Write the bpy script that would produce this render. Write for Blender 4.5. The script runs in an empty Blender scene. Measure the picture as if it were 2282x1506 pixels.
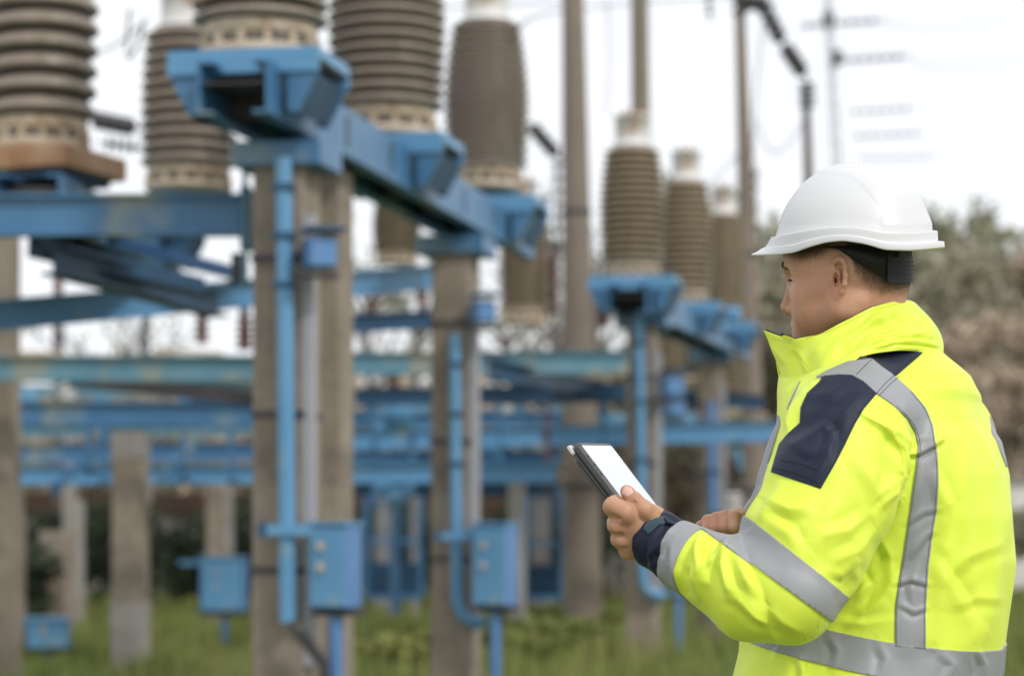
import bpy, bmesh, math, random
import numpy as np
from mathutils import Vector, Matrix, noise
from mathutils.bvhtree import BVHTree
import openvdb
R = math.radians
rng = random.Random(7)
sc = bpy.context.scene
col = sc.collection
FPX = 5400.0; CAMZ = 1.2; HX, HY = 1141.0, 1170.0

def P(px, py, Y):                     # a place Y metres away that is seen at (px, py) in the photograph
    return Vector(((px-HX)*Y/FPX, Y, CAMZ+(HY-py)*Y/FPX))
def proj(v):                          # (n,3) array -> photograph pixels
    return np.stack([HX+v[:, 0]*FPX/v[:, 1], HY-(v[:, 2]-CAMZ)*FPX/v[:, 1]], 1)

# ------------------------------------------------------------------ camera, light, sky
cam = bpy.data.cameras.new('camera'); co = bpy.data.objects.new('camera', cam); col.objects.link(co)
co.location = (0, 0, CAMZ); co.rotation_euler = (R(90), 0, 0)
cam.sensor_width = 36; cam.lens = FPX/2282*36; cam.shift_y = (HY-753)/2282
cam.clip_start = .1; cam.clip_end = 3000
cam.dof.use_dof = True; cam.dof.focus_distance = 3.62; cam.dof.aperture_fstop = 3.7
sc.camera = co
sc.view_settings.view_transform = 'Standard'; sc.view_settings.look = 'None'
sc.view_settings.exposure = EXPO = 0.30
sc.cycles.use_denoising = True
sc.cycles.max_bounces = 8; sc.cycles.transparent_max_bounces = 24
sc.cycles.sample_clamp_indirect = 6
SUN_EL, SUN_AZ = 42, 138     # azimuth: degrees clockwise from +Y (the viewing direction)
w = bpy.data.worlds.new('World'); sc.world = w; w.use_nodes = True
nt = w.node_tree; nt.nodes.clear()
N = lambda t: nt.nodes.new(t)
sky = N('ShaderNodeTexSky'); sky.sky_type = 'NISHITA'; sky.sun_disc = False
sky.sun_elevation = R(SUN_EL); sky.sun_rotation = R(SUN_AZ); sky.dust_density = 2.5
tc = N('ShaderNodeTexCoord'); mp = N('ShaderNodeMapping'); mp.inputs['Scale'].default_value = (1, 1, 2.2)
nz = N('ShaderNodeTexNoise'); nz.inputs['Scale'].default_value = 5.5; nz.inputs['Detail'].default_value = 6; nz.inputs['Roughness'].default_value = .55
rp = N('ShaderNodeValToRGB'); rp.color_ramp.elements[0].position = .36; rp.color_ramp.elements[0].color = (.88, .88, .88, 1)
rp.color_ramp.elements[1].position = .62; rp.color_ramp.elements[1].color = (.97, .97, .97, 1)
mx = N('ShaderNodeMix'); mx.data_type = 'RGBA'
mx.inputs[7].default_value = (8.9, 9.1, 9.4, 1)      # cloud deck, in the sky texture's own units
bg = N('ShaderNodeBackground'); bg.inputs['Strength'].default_value = .1
out = N('ShaderNodeOutputWorld')
L = nt.links.new
L(tc.outputs['Generated'], mp.inputs[0]); L(mp.outputs[0], nz.inputs['Vector']); L(nz.outputs['Fac'], rp.inputs[0])
L(rp.outputs[0], mx.inputs[0]); L(sky.outputs[0], mx.inputs[6]); L(mx.outputs[2], bg.inputs[0]); L(bg.outputs[0], out.inputs[0])
sl = bpy.data.lights.new('sun', 'SUN'); sl.energy = 1.45; sl.angle = R(6); sl.color = (1, .965, .91)
so = bpy.data.objects.new('sun', sl); col.objects.link(so)
az, el = R(SUN_AZ), R(SUN_EL)
sd = Vector((math.sin(az)*math.cos(el), math.cos(az)*math.cos(el), math.sin(el)))
so.rotation_euler = sd.to_track_quat('Z', 'Y').to_euler()

# ------------------------------------------------------------------ materials
def mat(name, base, rough=.6, var=None, scale=8, metal=0, bump=0, bscale=60, vmix=.5, detail=6, lo=.35, hi=.7, stretch=None, sheen=0, sss=0, coat=0, spec=.5, stain=None, sscale=3, slo=.56, shi=.68):
    m = bpy.data.materials.new(name); m.use_nodes = True
    t = m.node_tree; b = t.nodes['Principled BSDF']
    b.inputs['Roughness'].default_value = rough; b.inputs['Metallic'].default_value = metal
    b.inputs['Specular IOR Level'].default_value = spec
    if sheen: b.inputs['Sheen Weight'].default_value = sheen; b.inputs['Sheen Roughness'].default_value = .4
    if coat: b.inputs['Coat Weight'].default_value = coat; b.inputs['Coat Roughness'].default_value = .12
    if sss:
        b.inputs['Subsurface Weight'].default_value = sss
        b.inputs['Subsurface Radius'].default_value = (.010, .004, .002); b.inputs['Subsurface Scale'].default_value = 1
    tcn = t.nodes.new('ShaderNodeTexCoord'); src = tcn.outputs['Object']
    if stretch:
        mm = t.nodes.new('ShaderNodeMapping'); mm.inputs['Scale'].default_value = stretch
        t.links.new(src, mm.inputs[0]); src = mm.outputs[0]
    last = None
    def noise_mix(a, bcol, sc_, lo_, hi_, f):
        n = t.nodes.new('ShaderNodeTexNoise'); n.inputs['Scale'].default_value = sc_; n.inputs['Detail'].default_value = detail
        r = t.nodes.new('ShaderNodeMapRange'); r.inputs[1].default_value = lo_; r.inputs[2].default_value = hi_; r.inputs[4].default_value = f
        x = t.nodes.new('ShaderNodeMix'); x.data_type = 'RGBA'
        t.links.new(src, n.inputs['Vector']); t.links.new(n.outputs['Fac'], r.inputs[0]); t.links.new(r.outputs[0], x.inputs[0])
        if isinstance(a, tuple): x.inputs[6].default_value = (*a, 1)
        else: t.links.new(a, x.inputs[6])
        x.inputs[7].default_value = (*bcol, 1)
        return x.outputs[2]
    last = tuple(base)
    if var is not None: last = noise_mix(last, var, scale, lo, hi, vmix*1.6 if vmix < .6 else 1)
    if stain is not None: last = noise_mix(last, stain, sscale, slo, shi, .85)
    if isinstance(last, tuple): b.inputs['Base Color'].default_value = (*last, 1)
    else: t.links.new(last, b.inputs['Base Color'])
    if bump:
        n = t.nodes.new('ShaderNodeTexNoise'); n.inputs['Scale'].default_value = bscale; n.inputs['Detail'].default_value = 5
        bp = t.nodes.new('ShaderNodeBump'); bp.inputs['Strength'].default_value = 1; bp.inputs['Distance'].default_value = bump
        t.links.new(src, n.inputs['Vector']); t.links.new(n.outputs['Fac'], bp.inputs['Height']); t.links.new(bp.outputs[0], b.inputs['Normal'])
    return m
M = {}
M['blue'] = mat('blue_paint', (.050, .155, .305), .42, (.072, .205, .365), 2.5, stain=(.30, .33, .26), sscale=1.6, bump=.002, bscale=30)
M['blue_weather'] = mat('weathered_blue_paint', (.085, .22, .31), .55, (.16, .31, .36), 2.0, stain=(.34, .31, .20), sscale=2.4, slo=.5, shi=.66, bump=.002, bscale=30)
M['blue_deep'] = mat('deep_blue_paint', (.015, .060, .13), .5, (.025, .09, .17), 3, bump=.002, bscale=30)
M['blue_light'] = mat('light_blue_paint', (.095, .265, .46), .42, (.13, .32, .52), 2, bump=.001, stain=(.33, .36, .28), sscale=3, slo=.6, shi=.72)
M['box_blue'] = mat('cabinet_blue_paint', (.085, .20, .42), .4, (.11, .25, .48), 3, bump=.001)
M['concrete'] = mat('weathered_concrete', (.215, .175, .135), .9, (.33, .28, .225), 5, bump=.006, bscale=25, stain=(.12, .10, .085), sscale=2.2)
M['concrete_pale'] = mat('pale_concrete', (.26, .24, .22), .9, (.36, .34, .315), 4, bump=.006, bscale=25, stain=(.16, .14, .12), sscale=2)
M['pole'] = mat('concrete_pole', (.19, .155, .125), .9, (.25, .205, .165), 1.2, bump=.004, bscale=20)
M['porcelain'] = mat('brown_grey_porcelain', (.255, .205, .165), .30, (.34, .285, .235), 3, stretch=(1, 1, .4), stain=(.17, .15, .09), sscale=4)
M['porcelain_tan'] = mat('tan_porcelain', (.25, .19, .12), .35, (.34, .27, .18), 3, stretch=(1, 1, .3), stain=(.15, .12, .06), sscale=4)
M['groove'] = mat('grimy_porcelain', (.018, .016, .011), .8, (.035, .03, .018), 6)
M['flange'] = mat('cream_cement_flange', (.48, .38, .27), .75, (.58, .49, .38), 8, stain=(.28, .16, .08), sscale=5)
M['cap'] = mat('chalky_white_cap', (.62, .60, .57), .6, (.72, .71, .69), 4, stain=(.40, .27, .17), sscale=3.5)
M['rust'] = mat('rusty_steel', (.30, .15, .07), .85, (.50, .36, .24), 4, bump=.004, bscale=40)
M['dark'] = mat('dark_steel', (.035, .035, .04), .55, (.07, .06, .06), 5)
M['maroon'] = mat('maroon_glazed_porcelain', (.10, .035, .025), .25, (.16, .06, .045), 5)
M['glassdisc'] = mat('smoky_disc', (.17, .16, .17), .3, (.24, .23, .24), 5)
M['wire'] = mat('aluminium_wire', (.16, .16, .17), .5)
M['wall'] = mat('whitewashed_wall', (.22, .21, .195), .9, (.36, .345, .32), .8, stain=(.22, .20, .17), sscale=.7)
M['fascia'] = mat('rust_brown_fascia', (.040, .022, .015), .9, (.085, .045, .028), 1)
M['ground'] = mat('grassy_earth', (.095, .125, .030), .95, (.165, .175, .05), .55, stain=(.13, .10, .055), sscale=.35, slo=.55, shi=.7)
M['grass'] = mat('grass_blades', (.14, .185, .035), .7, (.27, .27, .08), .7)
M['leaf_green'] = mat('conifer_foliage', (.22, .225, .14), .8, (.33, .32, .21), .6)
M['leaf_olive'] = mat('olive_foliage', (.29, .27, .19), .8, (.38, .35, .26), .6)
M['leaf_brown'] = mat('autumn_foliage', (.36, .29, .21), .8, (.54, .42, .33), .6)
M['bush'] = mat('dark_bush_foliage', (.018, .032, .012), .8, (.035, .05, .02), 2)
M['bark'] = mat('bark', (.09, .07, .055), .95, (.14, .11, .09), 6)
M['plaster'] = mat('pinkish_plaster', (.50, .37, .29), .9, (.58, .45, .37), .3)
M['roofred'] = mat('faded_roof_sheet', (.30, .19, .14), .8, (.36, .25, .19), .5)
M['roofbrown'] = mat('dull_roof_sheet', (.16, .13, .11), .8, (.22, .18, .15), .5)
M['lit_side'] = mat('lit_side_grey', (.33, .33, .36), .5, (.38, .38, .40), 3)  # paler grey that paints the light on the columns' right side
M['pane'] = mat('window_pane', (.03, .035, .045), .1)

# ------------------------------------------------------------------ object bookkeeping
def tag(o, label=None, cat=None, group=None, kind=None):
    if label: o['label'] = label
    if cat: o['category'] = cat
    if group: o['group'] = group
    if kind: o['kind'] = kind
    return o
def empty(name, loc=(0, 0, 0), rz=0):
    o = bpy.data.objects.new(name, None); col.objects.link(o); o.location = loc; o.rotation_euler = (0, 0, rz)
    o.empty_display_size = .1
    return o
def mesh_obj(name, verts, faces, m, parent=None, smooth=False, loc=None):
    me = bpy.data.meshes.new(name)
    me.from_pydata([tuple(v) for v in verts] if not isinstance(verts, np.ndarray) else verts.tolist(), [], faces if not isinstance(faces, np.ndarray) else faces.tolist())
    me.update()
    if smooth: me.polygons.foreach_set('use_smooth', [True]*len(me.polygons))
    if m is not None: me.materials.append(m)
    o = bpy.data.objects.new(name, me); col.objects.link(o)
    if parent is not None: o.parent = parent
    if loc is not None: o.location = loc
    return o
def copy_tree(o, parent=None):
    c = o.copy(); col.objects.link(c)
    if parent is not None: c.parent = parent
    for ch in list(o.children): copy_tree(ch, c)
    return c

class MB:
    def __init__(s): s.v = []; s.f = []; s.sm = []
    def add(s, vs, fs, smooth=False):
        n = len(s.v); s.v += [tuple(v) for v in vs]; s.f += [tuple(i+n for i in f) for f in fs]; s.sm += [smooth]*len(fs); return s
    def box(s, c, d, rz=0, bev=0):
        x, y, z = d[0]/2, d[1]/2, d[2]/2
        if bev:                                  # chamfered vertical edges and rims
            b = bev; ring = [(-x+b, -y), (x-b, -y), (x, -y+b), (x, y-b), (x-b, y), (-x+b, y), (-x, y-b), (-x, -y+b)]
            rows = [(-z, 1-b/max(x, y)), (-z+b, 1), (z-b, 1), (z, 1-b/max(x, y))]
            vs = [(px*k, py*k, zz) for zz, k in rows for px, py in ring]
            fs = [(r*8+i, r*8+(i+1) % 8, (r+1)*8+(i+1) % 8, (r+1)*8+i) for r in range(3) for i in range(8)]
            fs += [tuple(range(7, -1, -1)), tuple(24+i for i in range(8))]
        else:
            vs = [(sx*x, sy*y, sz*z) for sz in (-1, 1) for sx, sy in ((-1, -1), (1, -1), (1, 1), (-1, 1))]
            fs = [(3, 2, 1, 0), (4, 5, 6, 7), (0, 1, 5, 4), (1, 2, 6, 5), (2, 3, 7, 6), (3, 0, 4, 7)]
        ca, sa = math.cos(rz), math.sin(rz)
        return s.add([(c[0]+a*ca-b_*sa, c[1]+a*sa+b_*ca, c[2]+zz) for a, b_, zz in vs], fs)
    def frame(s, a, b):
        a, b = Vector(a), Vector(b); d = (b-a).normalized()
        up = Vector((0, 0, 1)) if abs(d.z) < .95 else Vector((0, 1, 0))
        x = d.cross(up).normalized(); y = x.cross(d).normalized()
        return a, b, x, y
    def bar(s, a, b, w_, h_):                    # solid bar, a-b along the centre line
        a, b, x, y = s.frame(a, b)
        vs = [p+x*sx*w_/2+y*sy*h_/2 for p in (a, b) for sx, sy in ((-1, -1), (1, -1), (1, 1), (-1, 1))]
        return s.add(vs, [(0, 1, 2, 3), (7, 6, 5, 4), (0, 4, 5, 1), (1, 5, 6, 2), (2, 6, 7, 3), (3, 7, 4, 0)])
    def section(s, a, b, pts):                   # extruded open/closed polygon section (pts in x,y of the bar)
        a, b, x, y = s.frame(a, b); n = len(pts)
        vs = [p+x*u+y*v for p in (a, b) for u, v in pts]
        fs = [(i, (i+1) % n, n+(i+1) % n, n+i) for i in range(n)]
        return s.add(vs, fs+[tuple(range(n-1, -1, -1)), tuple(range(n, 2*n))])
    def channel(s, a, b, h, wd, t=.012, side=1): # C section, web on one side
        p = [(0, -h/2), (wd, -h/2), (wd, -h/2+t), (t, -h/2+t), (t, h/2-t), (wd, h/2-t), (wd, h/2), (0, h/2)]
        p = [(u*side, v) for u, v in p]
        return s.section(a, b, p if side > 0 else p[::-1])
    def ibeam(s, a, b, h, wd, t=.014):
        g = wd/2
        p = [(-g, -h/2), (g, -h/2), (g, -h/2+t), (t/2, -h/2+t), (t/2, h/2-t), (g, h/2-t), (g, h/2), (-g, h/2), (-g, h/2-t), (-t/2, h/2-t), (-t/2, -h/2+t), (-g, -h/2+t)]
        return s.section(a, b, p)
    def tube(s, pts, r, n=12, smooth=True):
        pts = [Vector(p) for p in pts]; k = len(pts); rs = r if hasattr(r, '__len__') else [r]*k
        ref = None; rings = []
        for i, p in enumerate(pts):
            d = (pts[min(i+1, k-1)]-pts[max(i-1, 0)]).normalized()
            if ref is None: ref = Vector((0, 0, 1)) if abs(d.z) < .9 else Vector((0, 1, 0))
            x = d.cross(ref).normalized(); y = x.cross(d).normalized(); ref = y
            rings += [p+(x*math.cos(2*math.pi*j/n)+y*math.sin(2*math.pi*j/n))*rs[i] for j in range(n)]
        fs = [(i*n+j, i*n+(j+1) % n, (i+1)*n+(j+1) % n, (i+1)*n+j) for i in range(k-1) for j in range(n)]
        s.add(rings, fs, smooth); s.add(rings[:n], [tuple(range(n-1, -1, -1))]); s.add(rings[-n:], [tuple(range(n))])
        return s
    def lathe(s, prof, c=(0, 0, 0), n=32, smooth=True):
        k = len(prof)
        vs = [(c[0]+r*math.cos(2*math.pi*j/n), c[1]+r*math.sin(2*math.pi*j/n), c[2]+z) for r, z in prof for j in range(n)]
        fs = [(i*n+j, i*n+(j+1) % n, (i+1)*n+(j+1) % n, (i+1)*n+j) for i in range(k-1) for j in range(n)]
        s.add(vs, fs, smooth); s.add(vs[:n], [tuple(range(n-1, -1, -1))]); s.add(vs[-n:], [tuple(range(n))])
        return s
    def prism(s, outline, off):                  # polygon of 3D points extruded by vector off
        off = Vector(off); n = len(outline); o1 = [Vector(p) for p in outline]
        return s.add(o1+[p+off for p in o1], [(i, (i+1) % n, n+(i+1) % n, n+i) for i in range(n)]+[tuple(range(n-1, -1, -1)), tuple(range(n, 2*n))])
    def build(s, name, m, parent=None, loc=None):
        o = mesh_obj(name, s.v, s.f, m, parent, False, loc)
        o.data.polygons.foreach_set('use_smooth', s.sm)
        bm = bmesh.new(); bm.from_mesh(o.data); bmesh.ops.recalc_face_normals(bm, faces=bm.faces); bm.to_mesh(o.data); bm.free()
        return o
# ------------------------------------------------------------------ ground
def ground_z(x, y): return 0.0
g = MB(); nx, ny = 60, 80
vs = []; 
for j in range(ny+1):
    y = -6+ (j/ny)**2*900
    for i in range(nx+1):
        x = (i/nx-.5)*2*(30+y*.9)
        far = min(1, max(0, (y-6)/20))
        vs.append((x, y, .05*far*noise.noise(Vector((x*.35, y*.35, 0)))-.02))
g.add(vs, [(j*(nx+1)+i, j*(nx+1)+i+1, (j+1)*(nx+1)+i+1, (j+1)*(nx+1)+i) for j in range(ny) for i in range(nx)], True)
tag(g.build('ground', M['ground']), kind='structure')
# grass: blades in tufts over the part of the yard the picture looks at
r2 = np.random.RandomState(3)
n_t = 5200; Yt = 9+ (r2.rand(n_t)**1.4)*36; Xt = (r2.rand(n_t)-.5)*2*(Yt*.235+.6)
gv = []; gf = []
for X, Y in zip(Xt, Yt):
    h0 = (.10+.16*r2.rand())*(1.6 if noise.noise(Vector((X*.5, Y*.5, 3))) > .12 else 1)
    for b in range(9):
        a = r2.rand()*6.28; ox, oy = (r2.rand(2)-.5)*.24; ww = .008+.012*r2.rand()
        le = (r2.rand(2)-.5)*.16; hh = h0*(.6+.6*r2.rand()); k = len(gv)
        gv += [(X+ox-ww*math.cos(a), Y+oy-ww*math.sin(a), -.03), (X+ox+ww*math.cos(a), Y+oy+ww*math.sin(a), -.03), (X+ox+le[0], Y+oy+le[1], hh)]
        gf.append((k, k+1, k+2))
tag(mesh_obj('grass', gv, gf, M['grass']), 'rough green grass growing over the substation yard', 'grass', kind='stuff')

# ------------------------------------------------------------------ post insulators
def shed_profile(n, p, r0, r1, r2_, z0=0.0, dep=.05):
    pr = [(r0-dep, z0)]
    for i in range(n):
        t = (i+.5)/n; r = r0+(r1-r0)*min(1, t/.45) if t < .45 else r1+(r2_-r1)*((t-.45)/.55)**1.6
        z = z0+i*p
        pr += [(r-dep*1.2, z+.06*p), (r-dep*.95, z+.20*p), (r-.010, z+.24*p), (r-.001, z+.32*p), (r, z+.44*p), (r-.006, z+.56*p), (r-.022, z+.72*p), (r-dep*.9, z+.88*p), (r-dep*1.2, z+.96*p)]
    pr.append((r2_-dep, z0+n*p))
    return pr
def make_insulator(n, p, r0, r1, r2_, porc, scale_cap=1, cap=True):
    root = empty('post_insulator')
    H = n*p
    fl = MB(); fl.lathe([(r0*.86, .002), (r0*.90, .01), (r0*.90, .05), (r0*.80, .055), (r0*.78, .10), (r0*.84, .104), (r0*.86, .13), (r0*.84, .165), (r0-.045, .17)], n=40)
    for i in range(14):
        a = 2*math.pi*i/14; x, y = r0*.845*math.cos(a), r0*.845*math.sin(a)
        fl.box((x, y, .078), (.028, .028, .05), a)
    fl.build('flange', M['flange'], root)
    bd = MB(); bd.lathe([(r0*.83, .0), (r0*.83, .024)], c=(0, 0, .055), n=40); bd.build('clamp_ring', M['dark'], root)
    MB().lathe(shed_profile(n, p, r0, r1, r2_), c=(0, 0, .165), n=56).build('porcelain_body', porc, root)
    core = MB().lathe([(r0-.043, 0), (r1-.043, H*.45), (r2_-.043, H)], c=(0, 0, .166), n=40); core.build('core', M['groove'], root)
    if cap:
        c = MB(); rc = .148*scale_cap
        c.lathe([(r2_*.72, 0), (r2_*.72, .03), (rc*1.05, .04), (rc, .06), (rc, .27), (rc*1.1, .275), (rc*1.1, .30), (rc*.6, .31)], c=(0, 0, .165+H), n=12)
        c.build('cap', M['cap'], root)
        MB().tube([(0, -rc-.005, .165+H+.17), (0, -rc+.01, .165+H+.17)], .035, 10).build('terminal', M['rust'], root)
        for e in (-1, 1): MB().box((rc*.4*e, 0, .165+H+.335), (.03, .03, .06)).build('bolt', M['rust'], root)
    return root
GI = 'post insulators of the switchgear'
protoA = make_insulator(15, .071, .285, .300, .235, M['porcelain'])
protoT = make_insulator(16, .066, .270, .290, .235, M['porcelain_tan'])
protoL = make_insulator(11, .108, .290, .310, .250, M['porcelain'])
protoW = make_insulator(11, .083, .30, .300, .265, M['porcelain'], 1.15)
protoS = make_insulator(17, .055, .23, .245, .19, M['porcelain_tan'], .8)
used = set()
def insul(proto, px, Y, z, label, sx=1, rz=0, zs=1):
    o = proto if proto not in used else copy_tree(proto)
    used.add(proto); used.add(o)
    x = (px-HX)*Y/FPX
    o.location = (x, Y, z); o.scale = (sx, sx, zs); o.rotation_euler.z = rz
    tag(o, label, 'insulator', GI)
    return o
ZB = CAMZ+2.183            # flange level of the raised insulators
insul(protoA, 580, 11.45, ZB, 'ribbed grey-brown insulator on the nearest trapezoid blue bracket', 1.12)
insul(protoA, 862, 13.75, ZB, 'ribbed grey-brown insulator standing on the middle bracket of the near blue beam', 1.13)
insul(protoA, 1084, 16.3, ZB+.06, 'ribbed insulator with stained top and white cap, far end of the near blue beam', .98, 0, .92)
insul(protoT, 1409, 20.6, ZB-.12, 'tan insulator with tall white cap, nearest of the three right of the thick pole', .99, 0, .93)
insul(protoT, 1529, 23.2, ZB-.10, 'tan white-capped insulator, middle of the three right of the thick pole', .92, 0, .98)
insul(protoT, 1612, 25.8, ZB-.08, 'tan ribbed insulator with white cap nearest the hard hat, last of its row', .86, 0, .98)
insul(protoL, 92, 12.6, ZB-.25, 'thick-ribbed insulator standing on the rusty plate', .97, 0, 1.0)
insul(protoW, 420, 14.9, ZB-.14, 'grey ribbed insulator behind the nearest bracket, white box cap above', .99, .2, .92)
insul(protoS, 884, 22.5, 3.62, 'small sunlit tan insulator seen under the near blue beam', .95, 0, .62)
insul(protoS, 1168, 24.0, 3.18, 'tan ribbed insulator low behind the pole, left of the thick round pole', 1.08, 0, 1.02)
insul(protoS, 1492, 29.0, 2.85, 'tan insulator standing lower, behind the second blue beam', .85, 0, .8)
insul(protoS, 1636, 31.0, 2.62, 'tan insulator standing lowest, between the far column and the slim pole', 1.0, 0, 1.25)

# ------------------------------------------------------------------ columns
ROWD = Vector((.199, 1, 0)).normalized(); ROWA = math.atan2(ROWD.x, ROWD.y)
def column(px, Y, z1, wd, dp, label, m='concrete', cap=True, rz=None, base=False):
    x = (px-HX)*Y/FPX; rz = -ROWA if rz is None else rz
    root = empty('concrete_column', (x, Y, -.05), rz)
    c = MB(); t = .93
    vs = [(sx*wd/2*k, sy*dp/2*k, z) for z, k in ((0, 1.04), (z1*.5, 1.0), (z1+.05, t+.05)) for sx, sy in ((-1, -1), (-.86, -1.06), (.86, -1.06), (1, -1), (1, 1), (-1, 1))]
    c.add(vs, [(r*6+i, r*6+(i+1) % 6, (r+1)*6+(i+1) % 6, (r+1)*6+i) for r in range(2) for i in range(6)]+[(5, 4, 3, 2, 1, 0), (12, 13, 14, 15, 16, 17)])
    c.build('shaft', M[m], root)
    if cap:
        MB().box((0, 0, z1+.053), (wd*1.75, dp*1.3, .118), 0, .006).build('top_plate', M['blue'], root)
        MB().box((wd*.58, -dp*.40, z1*.56), (.05, .07, z1*.72)).build('lit_side_strip', M['lit_side'], root)  # pale strip added to paint the column's lit right face
    for k in range(1, 4):                       # steel straps round the shaft
        if cap: MB().box((0, 0, z1*k/4+.3), (wd*1.06, dp*1.12, .03)).build('strap', M['dark'], root)
    if base: MB().box((0, 0, z1-.08), (wd*1.08, dp*1.08, .22), 0, .01).build('head', M['concrete_pale'], root); MB().box((0, 0, .32), (wd*1.1, dp*1.1, .62), 0, .02).build('footing', M['concrete_pale'], root)
    return tag(root, label, 'column', 'concrete columns carrying the blue steelwork')
ZC = CAMZ+1.75
column(640, 11.6, ZC, .25, .30, 'thick brown concrete column with straight blue pipe on it')
column(748, 12.6, ZC+.09, .12, .26, 'grey concrete column with dark holes, half hidden behind the thick piped column', 'concrete', cap=False)
column(1016, 15.3, ZC, .25, .30, 'concrete column with the blue pipe that hooks at its foot, before the tablet')
column(1434, 20.8, ZC, .25, .30, 'concrete column directly behind the tablet, under the second blue beam')
column(1584, 25.8, ZC+.04, .25, .30, 'concrete column under the far end of the second blue beam, above the pointing hand')
column(291, 20.2, 1.98, .235, .26, 'square column with pale head and grey footing, left part of the yard', cap=False, base=True)
column(22, 23.5, 1.6, .22, .25, 'dark concrete column at the left edge of the picture', cap=False)
column(128, 25.5, 1.15, .30, .28, 'short stout pale column leaning over the low blue box', 'concrete', cap=False)
column(175, 28, 1.5, .10, .12, 'thin grey post next to the short stout column', 'concrete_pale', cap=False)
column(1152, 23, 1.6, .14, .16, 'slim pale column with a blue head between the hooked pipe and the round pole', 'concrete_pale', cap=False)
column(700, 27, 2.2, .2, .2, 'far concrete column hidden behind the twin near columns', cap=False)
column(480, 28, 2.1, .16, .2, 'grey far column above the deep blue cabinet', 'concrete', cap=False)
column(5, 17.5, 3.4, .2, .2, 'brown column at the left edge, behind the wide blue girder', cap=False)
column(860, 30, 2.0, .2, .2, 'far column standing behind the blue wire gate', 'concrete_pale', cap=False)
column(1205, 29, 2.0, .2, .2, 'far column standing left of the thick round pole', cap=False)

# round poles
def pole(px0, px1, Y, r0, r1, z1, label, m='pole'):
    a = Vector(((px0-HX)*Y/FPX, Y, -.05)); b = Vector(((px1-HX)*Y/FPX, Y, z1))
    root = empty('round_pole', a)
    MB().tube([(b-a)*t for t in (0, .25, .5, .75, 1)], [r0+(r1-r0)*t for t in (0, .25, .5, .75, 1)], 24).build('shaft', M[m], root)
    for t in (.2, .55): MB().lathe([(r0+(r1-r0)*t+.012, -.025), (r0+(r1-r0)*t+.012, .025)], c=(b-a)*t, n=20).build('band', M['dark'], root)
    return tag(root, label, 'pole', 'tall round concrete poles')
pole(1300, 1272, 25.5, .215, .095, 8.2, 'thickest round concrete pole, just left of the tall white-capped insulator')
pole(1440, 1421, 36, .19, .115, 11.5, 'round pole rising right above the tall white cap of an insulator')
pole(1692, 1645, 30, .18, .055, 8.3, 'slender round pole passing just left of the hard hat')
pole(1830, 1796, 34, .13, .055, 7.35, 'thin dark pole ending above the front of the hard hat', 'bark')
pole(130, 130, 33, .09, .06, 5.2, 'thin reddish post crossing the bright gap at left', 'bark')

# ------------------------------------------------------------------ blue steelwork
def support_beam(p0, p1, plates, label):
    """two channels on the column heads with a trapezoid bracket under each insulator"""
    root = empty('support_beam', p0); d = (p1-p0); Ln = d.length; u = d.normalized(); x = Vector((u.y, -u.x, 0))
    for s in (-1, 1):
        MB().channel(x*.17*s, u*Ln+x*.17*s, .24, .075, .014, side=-s).build('channel', M['blue'], root)
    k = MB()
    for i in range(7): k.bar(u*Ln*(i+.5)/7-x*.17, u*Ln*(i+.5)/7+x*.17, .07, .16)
    k.build('cross_tie', M['dark'], root)  # ties coloured dark to paint in the shade below the beam
    MB().bar(Vector((0, 0, .02)), u*Ln+Vector((0, 0, .02)), .30, .012).build('shade_deck', M['dark'], root)  # dark sheet added as painted shade inside the beam's underside
    for t in plates:
        q = u*t; top = MB()
        W2, D2 = .36, .27
        ang = -ROWA
        top.box(q+Vector((0, 0, .175)), (W2*2, D2*2, .05), ang)
        for s in (-1, 1):
            # deep front and back edge
            top.box(q+u*(s*(D2-.012))+Vector((0, 0, .125)), (W2*2, .022, .075), ang)
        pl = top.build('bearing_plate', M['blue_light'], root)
        MB().box(q+Vector((0, 0, .138)), (W2*1.9, D2*1.9, .015), ang).build('shade_soffit', M['dark'], root)  # dark plate added to paint the shade under the bracket
        for s in (-1, 1):
            for e in (-1, 1):
                gs = MB(); b0 = q+u*(s*(D2-.02)); 
                o_ = [b0+x*e*W2*.99+Vector((0, 0, .088)), b0+x*e*.21+Vector((0, 0, .088)), b0+x*e*.21+Vector((0, 0, -.085)), b0+x*e*.26+Vector((0, 0, -.10))]
                gs.prism(o_, -u*s*.03); gs.build('gusset', M['blue'], root)
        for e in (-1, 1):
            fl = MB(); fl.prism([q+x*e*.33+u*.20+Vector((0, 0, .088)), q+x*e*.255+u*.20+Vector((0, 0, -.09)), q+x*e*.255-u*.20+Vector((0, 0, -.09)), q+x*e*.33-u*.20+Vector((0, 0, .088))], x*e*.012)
            fl.build('side_plate', M['blue_deep'], root)  # deeper blue puts the recess shade into the plate's colour
    return tag(root, label, 'steel beam', 'blue beams carrying three insulators')
zb = CAMZ+1.98
def rowpt(px, Y, z): return Vector(((px-HX)*Y/FPX, Y, z))
a0 = rowpt(518, 10.95, zb+.0); a1 = rowpt(1138, 17.0, zb+.0)
def tat(p0, p1, Y): return (p1-p0).length*(Y-p0.y)/(p1.y-p0.y)
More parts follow.
